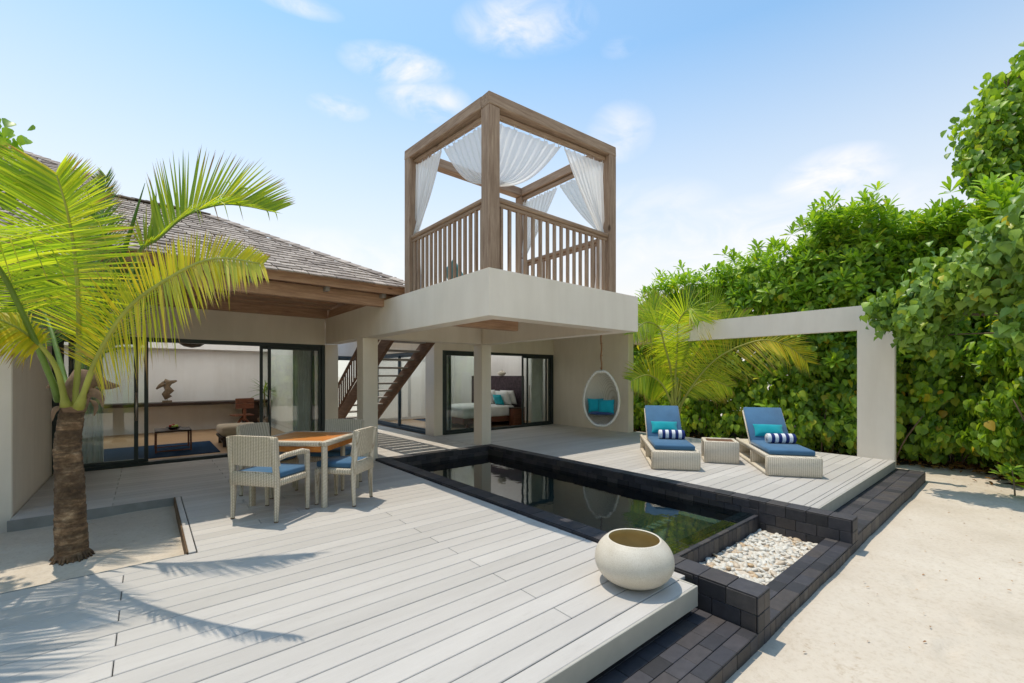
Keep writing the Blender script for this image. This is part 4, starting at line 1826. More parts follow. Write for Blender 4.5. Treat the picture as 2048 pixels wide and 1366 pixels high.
tb = thing("dining_table", "square dining table with orange teak top and white wicker rim and legs", "table", (1.55, 5.80, 0), R(46))
h = .47
for sx in (-1, 1):
    for sy in (-1, 1):
        m = MB()
        m.tube([(sx * (h - .04), sy * (h - .04), 0), (sx * (h - .04), sy * (h - .04), .70)], .034, 12)
        wick(m, "leg", tb)
m = MB()
for (a, b, c, d) in ((-h, h, -h, -h + .075), (-h, h, h - .075, h), (-h, -h + .075, -h + .075, h - .075), (h - .075, h, -h + .075, h - .075)):
    m.box(a, b, c, d, .695, .752, .012)
wick(m, "rim", tb)
for i in range(7):
    x0 = -h + .077
    wd = (2 * h - .154) / 7
    m = MB()
    m.box(-h + .077, h - .077, x0 + i * wd + .0015, x0 + (i + 1) * wd - .0015, .722, .749, .002)
    m.build("top_slat", M['teak'], tb, world_=False)
m = MB()
q = h - .045
for (a, b, c, d) in ((-q, q, -q, -q + .02), (-q, q, q - .02, q), (-q, -q + .02, -q + .02, q - .02), (q - .02, q, -q + .02, q - .02)):
    m.box(a, b, c, d, .625, .694, .002)
m.build("apron", M['teak'], tb, world_=False)

# ------------------------------------------------------------------ pot
pot = thing("round_pot", "cream egg shaped planter bowl with ochre inside at the deck corner", "pot", (2.725, 1.865, 0))
prof = []
PR, PH = .280, .33
n = 22
for i in range(n + 1):
    t = i / n
    ang = -math.pi / 2 * .86 + t * (math.pi / 2 * .86 + R(49))
    z = .165 + .172 * math.sin(ang) / math.sin(math.pi / 2 * .86) if ang < 0 else .165 + .200 * math.sin(ang)
    prof.append((PR * math.cos(ang) ** .85, z))
prof = [(0.0, prof[0][1] + .0)] + prof
lip = prof[-1]
m = MB()
m.lathe(prof + [(lip[0] - .006, lip[1] + .006), (lip[0] - .016, lip[1] + .002)], 64)
o = m.build("shell", M['pot'], pot, world_=False, smooth=True)
inner = [(lip[0] - .016, lip[1] + .002)]
for i in range(12):
    t = i / 11
    a = R(45) - t * R(125)
    inner.append(((PR - .03) * max(0, math.cos(a)) ** .85 if i < 11 else 0.0, .165 + .18 * math.sin(a) * (1.0 if a > 0 else .82)))
m = MB()
m.lathe([(inner[0][0], inner[0][1])] + inner[1:], 48)
m.build("inside", M['pot_in'], pot, world_=False, smooth=True)


# ------------------------------------------------------------------ loungers
def lounger(label, loc, ang, rec=.74):
    """local x = across (0..W), local y = from the foot to the head"""
    t = thing("sun_lounger", label, "sun lounger", loc, ang, group="wicker sun loungers on the deck")
    W, L, H = .74, 1.93, .30
    m = MB()
    m.box(0, W, 0, .10, 0, H, .045)
    m.box(0, W, .06, L, H - .055, H, .018)
    m.box(0, W, .06, L, .0, .045, .015)
    m.box(0, W, .86, .92, .04, H - .05, .01)
    m.box(0, W, L - .08, L, .0, H, .03)
    for x0 in (0, W - .05):
        m.box(x0, x0 + .05, .05, L, H - .06, H + .012, .018)
    wick(m, "frame", t, 'wicker_grey')
    m = MB()
    m.box(.06, W - .06, .10, 1.16, H + .005, H + .085, .028)
    o = m.build("mattress", M['navy'], t, world_=False)
    smooth_by_angle(o, 60)
    a = R(47)
    bm_ = Matrix.Translation((0, 1.14, H + .01)) @ Matrix.Rotation(a, 4, 'X')
    m = MB()
    m.box(.06, W - .06, 0, .78, .0, .075, .030, bm_)
    o = m.build("back_cushion", M['navy'], t, world_=False)
    smooth_by_angle(o, 60)
    m = MB()
    m.box(.05, W - .05, 0, .76, -.035, -.003, .012, bm_)
    wick(m, "backrest", t, 'wicker_grey')
    return t


def towel(label, loc, ang, rz=0):
    t = thing("rolled_towel", label, "towel", loc, ang, group="striped towels rolled on the loungers")
    m = MB()
    n, L = 26, .43
    prof = [(0, -L / 2), (.03, -L / 2 - .002), (.034, -L / 2 + .010), (.05, -L / 2), (.055, -L / 2 + .010), (.070, -L / 2), (.078, -L / 2 + .008), (.080, -L / 2 + .03)]
    full = prof + [(r, -z) for r, z in reversed(prof)]
    m.lathe([(r * (1 + .02 * math.sin(z * 40)), z) for r, z in full], n, Matrix.Rotation(R(90), 4, 'Y'))
    o = m.build("roll", M['towel'], t, world_=False, smooth=True)
    return t


def place_lounger(lbl, foot_left, foot_right, lbl_p, lbl_t, d, tw=(.0, 0)):
    a = Vector((foot_left[0], foot_left[1]))
    b = Vector((foot_right[0], foot_right[1]))
    v = (b - a).normalized()
    # local x along v, local y perpendicular (to the head)
    ang = math.atan2(v.y, v.x)
    t = lounger(lbl, (a.x, a.y, 0), ang)
    mt = Matrix.Translation((a.x, a.y, 0)) @ Matrix.Rotation(ang, 4, 'Z')
    # cushion
    c = mt @ Vector((.37 + d, 1.23, .545))
    cu = thing("lumbar_cushion", lbl_p, "cushion", c, ang, group="teal cushions on the loungers")
    m = MB()
    m.pillow(.47, .25, .13, Matrix.Rotation(R(52), 4, 'X'))
    m.build("cover", M['teal'], cu, world_=False, smooth=True)
    c = mt @ Vector((.43 + d, .82 + tw[1], .465))
    towel(lbl_t, c, ang + tw[0])
    return t


place_lounger("wicker sun lounger with blue mattress nearest the hanging egg chair", (6.20, 3.91), (6.66, 3.34),
              "teal cushion resting on the lounger nearest the hanging egg chair", "blue and white striped towel roll on the lounger nearest the egg chair", 0)
place_lounger("wicker sun lounger with blue mattress nearest the white frame's pillar", (7.12, 2.55), (7.55, 1.94),
              "teal cushion resting on the lounger nearest the frame pillar", "blue and white striped towel roll on the lounger nearest the frame pillar", 0, (.10, 0))

sd = thing("side_table", "low wicker side table with brown slatted top between the two loungers", "side table", (7.39, 3.64, 0), math.atan2(3.19 - 3.64, 7.67 - 7.39))
W_, D_, H_ = .55, .50, .375
m = MB()
m.box(0, W_, 0, .06, 0, H_, .028)
m.box(0, W_, D_ - .06, D_, 0, H_, .028)
m.box(0, .06, .04, D_ - .04, H_ - .055, H_, .02)
m.box(W_ - .06, W_, .04, D_ - .04, H_ - .055, H_, .02)
m.box(0, W_, .04, D_ - .04, 0, .04, .012)
wick(m, "body", sd, 'wicker_grey')
for i in range(5):
    m = MB()
    w_ = (D_ - .12) / 5
    m.box(.06, W_ - .06, .06 + i * w_ + .002, .06 + (i + 1) * w_ - .002, H_ - .035, H_ - .012, .002)
    m.build("top_slat", M['teak_dull'], sd, world_=False)

# ------------------------------------------------------------------ hanging egg chair
EX, EYY = 8.47, 6.72
egg = thing("hanging_egg_chair", "white wicker egg chair hanging on a brown rope in front of the terrace wall", "hanging chair", (EX, EYY, .27), math.atan2(-.60, -.80) + math.pi / 2)
H_e, RW = 1.38, .43


def er(t):
    """radius at height fraction t (0 bottom, 1 top)"""
    return RW * math.sin(math.pi * t ** .86) ** .52 if 0 < t < 1 else 0.0


yc = -.10
v, f = [], []
nr, na = 30, 30
rim_pts = []
for inner_ in (0, 1):
    base = len(v)
    for i in range(nr + 1):
        t = .004 + .992 * i / nr
        r = max(.01, er(t) - inner_ * .02)
        z = t * H_e
        if r > abs(yc):
            a0 = math.asin(yc / r)
        else:
            a0 = -math.pi / 2
        for k in range(na + 1):
            a = a0 + (math.pi - 2 * a0) * k / na
            v.append((r * math.cos(a), r * math.sin(a), z))
    for i in range(nr):
        for k in range(na):
            q = base + i * (na + 1) + k
            f.append((q, q + 1, q + na + 2, q + na + 1) if inner_ else (q + 1, q, q + na + 1, q + na + 2))
m = MB()
m.add(v, f)
m.build("shell", M['wicker_white'], egg, world_=False, smooth=True)
pts = []
ts = [i / 48 for i in range(49)]
seg = [t for t in ts if er(t) > abs(yc) + .002]
for t in seg:
    pts.append((math.sqrt(er(t) ** 2 - yc ** 2), yc, t * H_e))
for t in reversed(seg):
    pts.append((-math.sqrt(er(t) ** 2 - yc ** 2), yc, t * H_e))
m = MB()
m.tube(pts, .033, 10, closed=True)
m.build("rim", M['wicker_white'], egg, world_=False, smooth=True)
m = MB()
m.pillow(.62, .55, .10, Matrix.Translation((0, .10, .32)))
m.build("seat_pad", M['bed_blue'], egg, world_=False, smooth=True)
m = MB()
m.tube([(.01 * math.sin(i * .8), 0, H_e - .01 + i * .055) for i in range(19)], .019, 8)
for i in range(3):
    m.lathe([(.0, 0), (.028, .01), (.028, .03), (.0, .04)], 10, Matrix.Translation((0, 0, H_e + .02 + i * .3)))
m.build("rope", M['rope'], egg, world_=False, smooth=True)
er_m = Matrix.Translation((EX, EYY, .27)) @ Matrix.Rotation(math.atan2(-.60, -.80) + math.pi / 2, 4, 'Z')
for (dx, dy, dz, rzz, lb) in ((-.13, .07, .50, .25, "teal cushion at the back of the egg chair"), (.11, -.01, .48, -.12, "teal cushion in front of the other in the egg chair")):
    p = er_m @ Vector((dx, dy, dz))
    t = thing("cushion", lb, "cushion", p, 0, group="teal cushions in the hanging chair")
    m = MB()
    m.pillow(.40, .36, .15, Matrix.Rotation(math.atan2(-.60, -.80) + math.pi / 2 + rzz, 4, 'Z') @ Matrix.Rotation(R(75), 4, 'X'))
    m.build("cover", M['teal'], t, world_=False, smooth=True)

# ------------------------------------------------------------------ living room contents
def axis_thing(name, label, cat, loc, **k):
    return thing(name, label, cat, loc, **k)


m = MB()
m.box(-.75, 1.12, 10.25, 12.1, .001, .014, .003)
tag(m.build("rug", M['rug']), "deep blue rug on the living room floor under the coffee table", "rug")
ct = thing("coffee_table", "low dark coffee table with open square frames on the blue rug", "table", (.13, 10.75, .014))
m = MB()
m.box(.13, .70, 10.78, 11.45, .40, .43, .004)
m.build("top", M['dark_wood'], ct)
for x in (.13, .67):
    for y in (10.78, 11.42):
        m = MB()
        m.box(x, x + .03, y, y + .03, .014, .398, .002)
        m.build("leg", M['red_wood'], ct)
m = MB()
m.box(.16, .67, 10.785, 10.805, .03, .05)
m.box(.16, .67, 11.425, 11.445, .03, .05)
m.build("stretcher", M['red_wood'], ct)
bw = thing("fruit_bowl", "black bowl with apples on the coffee table", "bowl", (.42, 11.05, .43))
m = MB()
m.lathe([(0, 0), (.05, 0), (.09, .02), (.13, .05), (.125, .052), (.08, .03), (0, .015)], 24)
m.build("dish", M['black'], bw, world_=False, smooth=True)
for i, (x, y, z, mt) in enumerate(((-.04, .0, .06, 'apple_red'), (.045, .01, .055, 'apple_green'), (.0, .05, .07, 'apple_red'), (.0, -.05, .05, 'apple_green'))):
    m = MB()
    m.lathe([(0, -.034), (.022, -.03), (.038, 0), (.03, .028), (.008, .034), (0, .026)], 14, Matrix.Translation((x, y, z)))
    m.build("apple", M[mt], bw, world_=False, smooth=True)
ot = thing("daybed_stool", "beige cushioned ottoman on a dark slatted base in the living room", "ottoman", (1.2, 10.8, 0))
m = MB()
m.box(1.2, 1.95, 10.85, 11.75, .22, .42, .05)
smooth_by_angle(m.build("cushion", M['beige'], ot), 60)
m = MB()
m.box(1.2, 1.95, 10.85, 11.75, .16, .215, .01)
m.box(1.25, 1.9, 10.9, 11.7, .06, .10, .01)
m.build("base", M['dark_wood'], ot)
for x in (1.24, 1.85):
    for y in (10.9, 11.64):
        m = MB()
        m.box(x, x + .06, y, y + .06, .0, .158, .004)
        m.build("leg", M['dark_wood'], ot)
dk = thing("wall_desk", "long dark shelf desk running along the living room's back wall", "desk", (0, 14.3, 0))
m = MB()
m.box(-1.98, 2.8, 14.25, 14.88, .72, .80, .005)
m.build("top", M['dark_wood'], dk)
m = MB()
m.box(2.15, 2.5, 14.3, 14.85, 0, .718, .005)
m.build("side_panel", M['dark_wood'], dk)
st_ = thing("driftwood_sculpture", "brown driftwood sculpture on a small block on the wall desk", "sculpture", (.42, 14.45, .80))
m = MB()
m.box(-.10, .10, -.05, .05, 0, .06, .004)
m.build("block", M['driftwood'], st_, world_=False)
m = MB()
m.tube([(0, 0, .06), (0, 0, .14)], .006, 6)
m.tube([(.03, 0, .12), (-.03, .01, .22), (.05, 0, .32), (-.01, 0, .42), (.05, .0, .52), (-.06, 0, .58)], [.09, .085, .10, .07, .09, .05], 9)
m.tube([(-.05, 0, .50), (-.14, 0, .44), (-.22, 0, .36)], [.07, .05, .02], 7)
m.tube([(0, 0, .52), (.12, 0, .54), (.20, 0, .57)], [.06, .045, .02], 7)
m.build("branch_form", M['driftwood'], st_, world_=False, smooth=True)
dc = thing("desk_chair", "red brown wooden chair with cross legs at the wall desk", "chair", (2.0, 13.8, 0), R(8))
m = MB()
m.box(-.22, .22, -.24, -.20, .62, .76, .012)
m.box(-.22, .22, -.24, -.20, .775, .90, .012)
m.build("backrest", M['red_wood'], dc, world_=False)
m = MB()
m.box(-.035, .035, -.23, -.19, .30, .88, .006)
m.build("back_post", M['red_wood'], dc, world_=False)
m = MB()
m.box(-.24, .24, -.2, .22, .42, .45, .012)
m.build("seat", M['red_wood'], dc, world_=False)
for s in (-1, 1):
    m = MB()
    m.tube([(s * .24, -.15, 0), (s * .17, -.1, .16), (s * .08, -.1, .30), (0, -.1, .40)], [.02, .028, .03, .03], 8)
    m.build("leg", M['red_wood'], dc, world_=False, smooth=True)
lp = thing("pendant_lamp", "round black basket pendant lamp under the living room ceiling", "lamp", (.78, 12.0, 2.12))
m = MB()
m.lathe([(0, 0), (.15, .03), (.27, .12), (.33, .25), (.32, .26), (.25, .13), (0, .02)], 28)
m.build("shade", M['black'], lp, world_=False, smooth=True)
m = MB()
m.tube([(0, 0, .02), (0, 0, .43)], .008, 6)
m.build("cable", M['black'], lp, world_=False)
ip = thing("potted_palm", "small indoor palm beside the desk at the room's right wall", "plant", (2.55, 13.9, 0))
m = MB()
m.lathe([(0, 0), (.13, 0), (.17, .3), (.15, .32), (0, .28)], 18)
m.tube([(0, 0, .28), (.01, .02, .8), (0, 0, 1.1)], .02, 6)
m.build("pot", M['driftwood'], ip, world_=False, smooth=True)
C_ = np.array([[2.55, 13.9, 1.05]])
P1, D1, N1, L1, W1 = rosettes(np.repeat(C_, 3, 0) + rng.normal(0, .03, (3, 3)), rnd_dir(3) * .3 + np.array([0, 0, 1.]), 11, (.3, .5), (.03, .045), (15, 95))
leaf_cloud("leaves", P1, D1, N1, L1, W1, M['frond_dark'], 'blade', ip, .5)

# curtains inside the rooms
def drape(label, x0, x1, y, z0, z1, n=9, amp=.035):
    nu = n * 8
    V, Fc = [], []
    for i in range(nu + 1):
        u = i / nu
        x = x0 + (x1 - x0) * u
        yy = y + amp * math.sin(u * n * 2 * math.pi) + .01 * math.sin(u * 31)
        V.append((x, yy, z1))
        V.append((x + .02 * math.sin(u * 9), yy * 1 + .0, z0))
    for i in range(nu):
        Fc.append((2 * i, 2 * i + 1, 2 * i + 3, 2 * i + 2))
    o = link("drape", raw_mesh("drape", V, Fc, M['linen'], True))
    tag(o, label, "curtain")
    return o


drape("white drape bunched inside the bedroom's right hand glass door", 9.12, 9.58, 9.93, .02, 2.3)
drape("white drape bunched inside the bedroom's glass beside the round court column", 5.95, 6.2, 9.93, .02, 2.3, 6)
drape("pale drape inside the living room's left sliding doors by the wing wall", -.95, -.55, 9.93, .02, 2.4, 8)
drape("pale drape inside the living room's glass nearest the court", 2.35, 2.78, 9.93, .02, 2.4, 8)

# bedroom ----------------------------------------------------------------
bed = thing("bed", "large bed with white linen and dark red wooden base behind the bedroom glass", "bed", (7.6, 11.0, 0))
m = MB()
m.box(6.75, 8.78, 10.15, 12.0, .14, .34, .015)
m.build("base", M['red_wood'], bed)
for x in (6.9, 8.5):
    for y in (10.2, 11.85):
        m = MB()
        m.box(x, x + .1, y, y + .1, 0, .138, .004)
        m.build("leg", M['red_wood'], bed)
m = MB()
m.box(6.72, 8.6, 10.10, 12.05, .30, .60, .05)
smooth_by_angle(m.build("duvet", M['linen'], bed), 60)
m = MB()
m.box(8.79, 8.835, 9.95, 12.7, .0, 1.50, .006)
m.build("headboard", M['headboard'], bed)
for (y, x, z, s) in ((10.45, 8.62, .84, .0), (10.55, 8.50, .82, .0), (11.35, 8.6, .84, 0), (11.45, 8.48, .82, .0)):
    m = MB()
    m.pillow(.66, .46, .20, Matrix.Translation((x, y, z)) @ Matrix.Rotation(R(90), 4, 'Z') @ Matrix.Rotation(R(70), 4, 'X'))
    m.build("pillow", M['linen'], bed, smooth=True)
t = thing("cushion", "teal cushion leaning on the white pillows of the bed", "cushion", (8.36, 10.62, .76))
m = MB()
m.pillow(.42, .36, .16, Matrix.Rotation(R(90), 4, 'Z') @ Matrix.Rotation(R(66), 4, 'X'))
m.build("cover", M['teal'], t, world_=False, smooth=True)
ns = thing("nightstand", "dark red bedside cabinet between the bed and the glass door", "nightstand", (8.55, 9.98, 0))
m = MB()
m.box(8.35, 8.78, 9.86, 10.08, .0, .52, .006)
m.build("body", M['red_wood'], ns)
m = MB()
m.box(8.33, 8.785, 9.85, 10.09, .522, .55, .004)
m.build("top", M['dark_wood'], ns)
vs = thing("vase", "small round cream vase standing on the headboard ledge", "vase", (8.80, 11.0, 1.502))
m = MB()
m.lathe([(0, 0), (.06, 0), (.13, .05), (.14, .09), (.09, .14), (.03, .16), (.03, .18), (0, .18)], 20)
m.build("body", M['pot'], vs, world_=False, smooth=True)
m = MB()
m.box(7.0, 9.0, 12.5, 13.6, .001, .012)
tag(m.build("rug", M['rug']), "blue rug on the bedroom floor seen through the court glazing", "rug")

# ------------------------------------------------------------------ near coconut palm
def palm_trunk(pl, pts, rad, mat=None):
    NS = 132
    C = catmull(pts, NS)
    RR = np.interp(np.linspace(0, 1, NS), np.linspace(0, 1, len(rad)), rad)
    n = 34
    V, Fc = [], []
    per = 6
    tiltv = [random.uniform(-1, 1) for _ in range(NS // per + 2)]
    for i, c in enumerate(C):
        ph_ = (i % per) / per
        ring = 1 + .055 * ph_ - .02
        for k in range(n):
            a = 2 * math.pi * k / n
            j = i // per
            rr = RR[i] * ring * (1 + .025 * math.sin(3 * a + i * .13) + .018 * math.sin(9 * a + j * 2.1) + random.uniform(-.012, .012))
            V.append((c.x + rr * math.cos(a), c.y + rr * math.sin(a), c.z + .007 * math.sin(a + j) * tiltv[j]))
    for i in range(NS - 1):
        for k in range(n):
            Fc.append((i * n + k, i * n + (k + 1) % n, (i + 1) * n + (k + 1) % n, (i + 1) * n + k))
    off = ORG[pl.name]
    return link("trunk", raw_mesh("trunk", [Vector(v) - off for v in V], Fc, mat or M['bark'], True), pl)


PD = 3.78
pb = at(144, 1122, PD)
palm = thing("coconut_palm", "young coconut palm with thick brown trunk growing from the sand bed", "palm tree", (pb.x, pb.y, -.12))
palm_trunk(palm, [(pb.x, pb.y, -.2), at(142, 1040, PD), at(138, 940, PD), at(136, 880, PD), at(146, 815, PD)], [.112, .102, .092, .086, .080])
hk = MB()
cen = at(150, 800, PD)
hk.tube([at(146, 822, PD), at(150, 795, PD), at(160, 765, PD), at(165, 740, PD)], [.082, .10, .085, .05], 14)
hk.build("fibre_sheath", M['husk'], palm, smooth=True)


rt = MB()
for k in range(26):
    a = k / 26 * 2 * math.pi + random.uniform(-.1, .1)
    r0_, r1_ = .09, random.uniform(.125, .17)
    rt.tube([(pb.x + r0_ * math.cos(a), pb.y + r0_ * math.sin(a), -.02), (pb.x + (r0_ + r1_) / 2 * math.cos(a), pb.y + (r0_ + r1_) / 2 * math.sin(a), -.06),
             (pb.x + r1_ * math.cos(a), pb.y + r1_ * math.sin(a), -.12)], [.012, .010, .006], 5)
rt.build("roots", M['bark'], palm, smooth=True)


def husk_strip(pts, w):
    C = catmull(pts, 14)
    V, Fc = [], []
    for i, c in enumerate(C):
        t = i / 13
        T = (C[min(i + 1, 13)] - C[max(i - 1, 0)]).normalized()
        S = T.cross(Vector((.64, .77, 0))).normalized()
        ww = w * (math.sin(min(1, t * 2.5) * math.pi / 2)) * (1 - t ** 3) + .004
        N_ = T.cross(S)
        V += [c - S * ww, c + N_ * ww * .5, c + S * ww]
    for i in range(13):
        o = i * 3
        Fc += [(o, o + 1, o + 4, o + 3), (o + 1, o + 2, o + 5, o + 4)]
    off = ORG[palm.name]
    link("husk_strip", raw_mesh("husk_strip", [v - off for v in V], Fc, M['husk'], True), palm)


husk_strip([at(170, 790, 3.7), at(190, 760, 3.66), at(212, 770, 3.64), at(240, 772, 3.6)], .05)
husk_strip([at(165, 800, 3.66), at(185, 785, 3.62), at(202, 795, 3.6), at(205, 815, 3.6)], .035)
husk_strip([at(130, 795, 3.7), at(112, 772, 3.66), at(92, 775, 3.62)], .03)
husk_strip([at(120, 812, 3.68), at(108, 822, 3.66), at(104, 842, 3.66)], .022)
husk_strip([at(180, 800, 3.72), at(192, 812, 3.7), at(188, 832, 3.7)], .02)
FR, FD, FY = M['frond'], M['frond_dark'], M['frond_yellow']
RG, RY = M['rachis_green'], M['rachis']
TC = (-.64, -.77, .12)
frond(palm, [at(150, 812, 3.74), at(157, 705, 3.66), at(157, 600, 3.5), at(148, 495, 3.38), at(133, 415, 3.27), at(112, 345, 3.2)], (-.60, -.75, .25), .86, FR, RY, 118,
      bare=.26, alpha=(2, 42), droop=.06, left=1.25, right=.82, fold=.05, width=.018)
frond(palm, [at(158, 815, 3.66), at(192, 722, 3.5), at(250, 625, 3.3), at(330, 562, 3.15), at(425, 518, 3.04), at(528, 528, 2.96)], (-.62, -.75, .20), .66, FY, RY, 116,
      bare=.17, alpha=(-12, 46), droop=.06, left=1.12, right=1.0, ltaper=.55, fold=.22, width=.018, label="yellowish frond arching towards the dining table")
frond(palm, [at(165, 790, 3.80), at(225, 655, 3.9), at(274, 512, 4.0), at(316, 476, 4.03), at(372, 430, 4.1), at(439, 409, 4.2), at(492, 412, 4.25), at(548, 424, 4.3)], (-.45, -.58, .68), .74, FR, RG, 110,
      bare=.32, alpha=(32, 58), droop=.03, left=1.0, right=.7, fold=.42, width=.021)
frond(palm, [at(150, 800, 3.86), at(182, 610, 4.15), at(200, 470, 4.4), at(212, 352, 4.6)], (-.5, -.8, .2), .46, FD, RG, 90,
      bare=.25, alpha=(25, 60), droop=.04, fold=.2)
frond(palm, [at(132, 812, 3.68), at(112, 735, 3.56), at(70, 682, 3.42), at(0, 640, 3.25), at(-110, 615, 3.05)], (-.3, -.5, .8), .45, FY, RY, 80,
      bare=.45, alpha=(10, 50), droop=.35, fold=.1)
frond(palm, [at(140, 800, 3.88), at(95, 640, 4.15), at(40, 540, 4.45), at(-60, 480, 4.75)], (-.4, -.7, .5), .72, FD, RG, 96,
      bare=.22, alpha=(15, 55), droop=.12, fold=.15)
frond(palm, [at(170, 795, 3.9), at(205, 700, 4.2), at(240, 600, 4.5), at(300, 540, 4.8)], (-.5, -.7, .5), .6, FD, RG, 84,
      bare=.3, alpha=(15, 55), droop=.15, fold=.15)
frond(palm, [at(120, 800, 3.72), at(60, 660, 3.35), at(0, 540, 2.9), at(-70, 470, 2.5), at(-120, 480, 2.15)], (-.2, -.3, .9), .68, FR, RG, 96,
      bare=.32, alpha=(10, 50), droop=.15, fold=.1)
# unopened spear leaf
m = MB()
m.tube(catmull([at(170, 780, 3.85), at(215, 600, 3.9), at(252, 490, 3.95), at(290, 366, 4.0)], 16), [.02 + .012 * math.sin(i / 15 * math.pi) - .018 * (i / 15) for i in range(16)], 6)
m.build("spear_leaf", FD, palm, smooth=True)

# ------------------------------------------------------------------ far coconut palm
D2 = 11.05
pb2 = at(1352, 872, D2)
palm2 = thing("coconut_palm", "small yellow green coconut palm behind the lounger by the white frame", "palm tree", (pb2.x, pb2.y, SZ + .03))
palm_trunk(palm2, [(pb2.x, pb2.y, SZ), at(1351, 850, D2), at(1351, 826, D2)], [.14, .12, .10])
m = MB()
m.tube([at(1351, 832, D2), at(1351, 815, D2), at(1351, 795, D2)], [.12, .10, .04], 10)
m.build("fibre_sheath", M['husk'], palm2, smooth=True)
FA = [
    ([(1351, 826, 11.0), (1351, 751, 10.85), (1354, 690, 10.7), (1358, 642, 10.5), (1380, 618, 10.2), (1400, 640, 9.95)], FR, 1.0, (15, 50), .18),
    ([(1357, 826, 11.0), (1371, 793, 10.8), (1404, 746, 10.5), (1439, 713, 10.2), (1486, 690, 9.9), (1533, 680, 9.6), (1580, 694, 9.4), (1616, 726, 9.3)], FY, .95, (10, 50), .12),
    ([(1345, 812, 10.95), (1341, 739, 10.8), (1329, 692, 10.6), (1318, 655, 10.4), (1290, 645, 10.1), (1265, 668, 9.9)], FR, .85, (10, 50), .22),
    ([(1357, 800, 11.1), (1376, 704, 11.3), (1397, 648, 11.4), (1430, 612, 11.5), (1474, 600, 11.6)], FR, .95, (30, 62), .02),
    ([(1355, 810, 11.0), (1371, 751, 11.0), (1404, 690, 10.7), (1439, 655, 10.4), (1498, 628, 10.2)], FR, .75, (20, 58), .12),
    ([(1348, 800, 11.1), (1338, 727, 11.2), (1317, 652, 11.3), (1299, 622, 11.4), (1262, 618, 11.5)], FR, .9, (20, 55), .15),
    ([(1348, 800, 11.15), (1338, 700, 11.4), (1322, 640, 11.6), (1302, 590, 11.7)], FR, .8, (30, 62), .05),
    ([(1346, 815, 10.95), (1325, 770, 10.7), (1295, 750, 10.4), (1262, 762, 10.2)], FR, .8, (10, 45), .18),
    ([(1356, 815, 10.95), (1385, 775, 10.9), (1420, 760, 10.9), (1462, 775, 10.8)], FR, .7, (10, 45), .18),
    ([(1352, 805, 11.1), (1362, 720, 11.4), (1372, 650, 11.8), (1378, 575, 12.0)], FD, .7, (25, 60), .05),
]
for pts, mt, ll, al, dr in FA:
    frond(palm2, [at(*p) for p in pts], (-.58, -.70, .38), ll, mt, RY, 84, bare=.2, alpha=al, droop=dr, fold=.12, width=.024, r0=.03)


# ------------------------------------------------------------------ hedge and trees
def hedge_line(s):
    """ground line of the hedge: s in 0..1, from the swing wall towards the camera's right"""
    pts = [(12.2, 12.5), (12.1, 8.0), (11.75, 3.6), (11.9, 1.7), (12.6, .7), (12.0, .2), (10.9, -.25), (10.6, -1.6), (10.8, -5)]
    t = s * (len(pts) - 1)
    k = np.minimum(t.astype(int), len(pts) - 2)
    f_ = t - k
    P = np.array(pts)
    p = P[k] * (1 - f_)[:, None] + P[k + 1] * f_[:, None]
    tn = P[k + 1] - P[k]
    tn = tn / np.linalg.norm(tn, axis=1, keepdims=True)
    nrm = np.stack([tn[:, 1], -tn[:, 0]], 1)        # pointing to the garden side
    return p, nrm, tn


def hedge_top(s):
    return 3.75 + .12 * np.sin(s * 47) + .12 * np.sin(s * 91 + 1) + 1.25 * np.clip((s - .10) / .2, 0, 1) - .60 * np.clip((s - .34) * 14, 0, 1)


def hedge_mass(name, label, n, s0, s1, z0, z1f, depth, mat, kind, Lr, Wr, per=None, faceout=.8, bulge=.5, up=.35, parent=None):
    s = rng.uniform(s0, s1, n)
    p, nr, tn = hedge_line(s)
    top = hedge_top(s) * (z1f if np.isscalar(z1f) else 1)
    z = z0 + (top - z0) * rng.uniform(0, 1, n) ** .9
    prof = 1.25 * bulge * (1 - np.clip(z / top, 0, 1)) ** .8 * np.clip((z + .25) / .6, 0, 1) + .25 * smooth_noise(s * 60, z * 2.2, 1.0) + .2 * smooth_noise(s * 160, z * 5, 1.0, 2.)
    back = np.abs(rng.normal(0, depth, n))
    off = prof - back
    C = np.zeros((n, 3))
    C[:, :2] = p + nr * off[:, None] * np.array([1, 1])
    C[:, 2] = z
    ax = np.zeros((n, 3))
    ax[:, :2] = nr * faceout
    ax[:, 2] = up + 1.2 * np.clip((z / top - .8) * 5, 0, 1)
    ax += rnd_dir(n) * .55
    return C, ax


def tag_stuff(o, label, cat):
    return tag(o, label, cat, kind='stuff')


# dense round-leaved vines: leaves hang facing outward
C, ax = hedge_mass("", "", 40000, 0, 1, -.15, .97, .30, None, None, None, None, up=.95)
n = len(C)
N1 = ax
D1 = rnd_dir(n) * .7 + np.array([0, 0, -1.0])
L1 = rng.uniform(.09, .195, n)
o = leaf_cloud("hedge_foliage", C, D1, N1, L1, L1 * rng.uniform(.6, .92, n), M['leaf_round'], 'round', None, .22)
tag_stuff(o, "dense wall of round leaved green vines behind the deck and white frame", "hedge")
# back layer so no sky shows through the lower wall
s = rng.uniform(0, 1, 30000)
p, nr, tn = hedge_line(s)
zt = hedge_top(s)
C = np.zeros((len(s), 3))
dd = rng.uniform(.4, 1.9, len(s))
C[:, :2] = p - nr * dd[:, None]
C[:, 2] = -.2 + (zt + .2) * rng.uniform(0, 1, len(s)) ** .9
Nn = rnd_dir(len(s)) + np.concatenate([nr, np.full((len(s), 1), .6)], 1)
L1 = rng.uniform(.16, .30, len(s))
o = leaf_cloud("thicket_foliage", C, rnd_dir(len(s)) + np.array([0, 0, -.5]), Nn, L1, L1 * .85, M['leaf_round'], 'round', None, .12)
tag_stuff(o, "shaded inner foliage of the thicket behind the vine wall", "thicket")
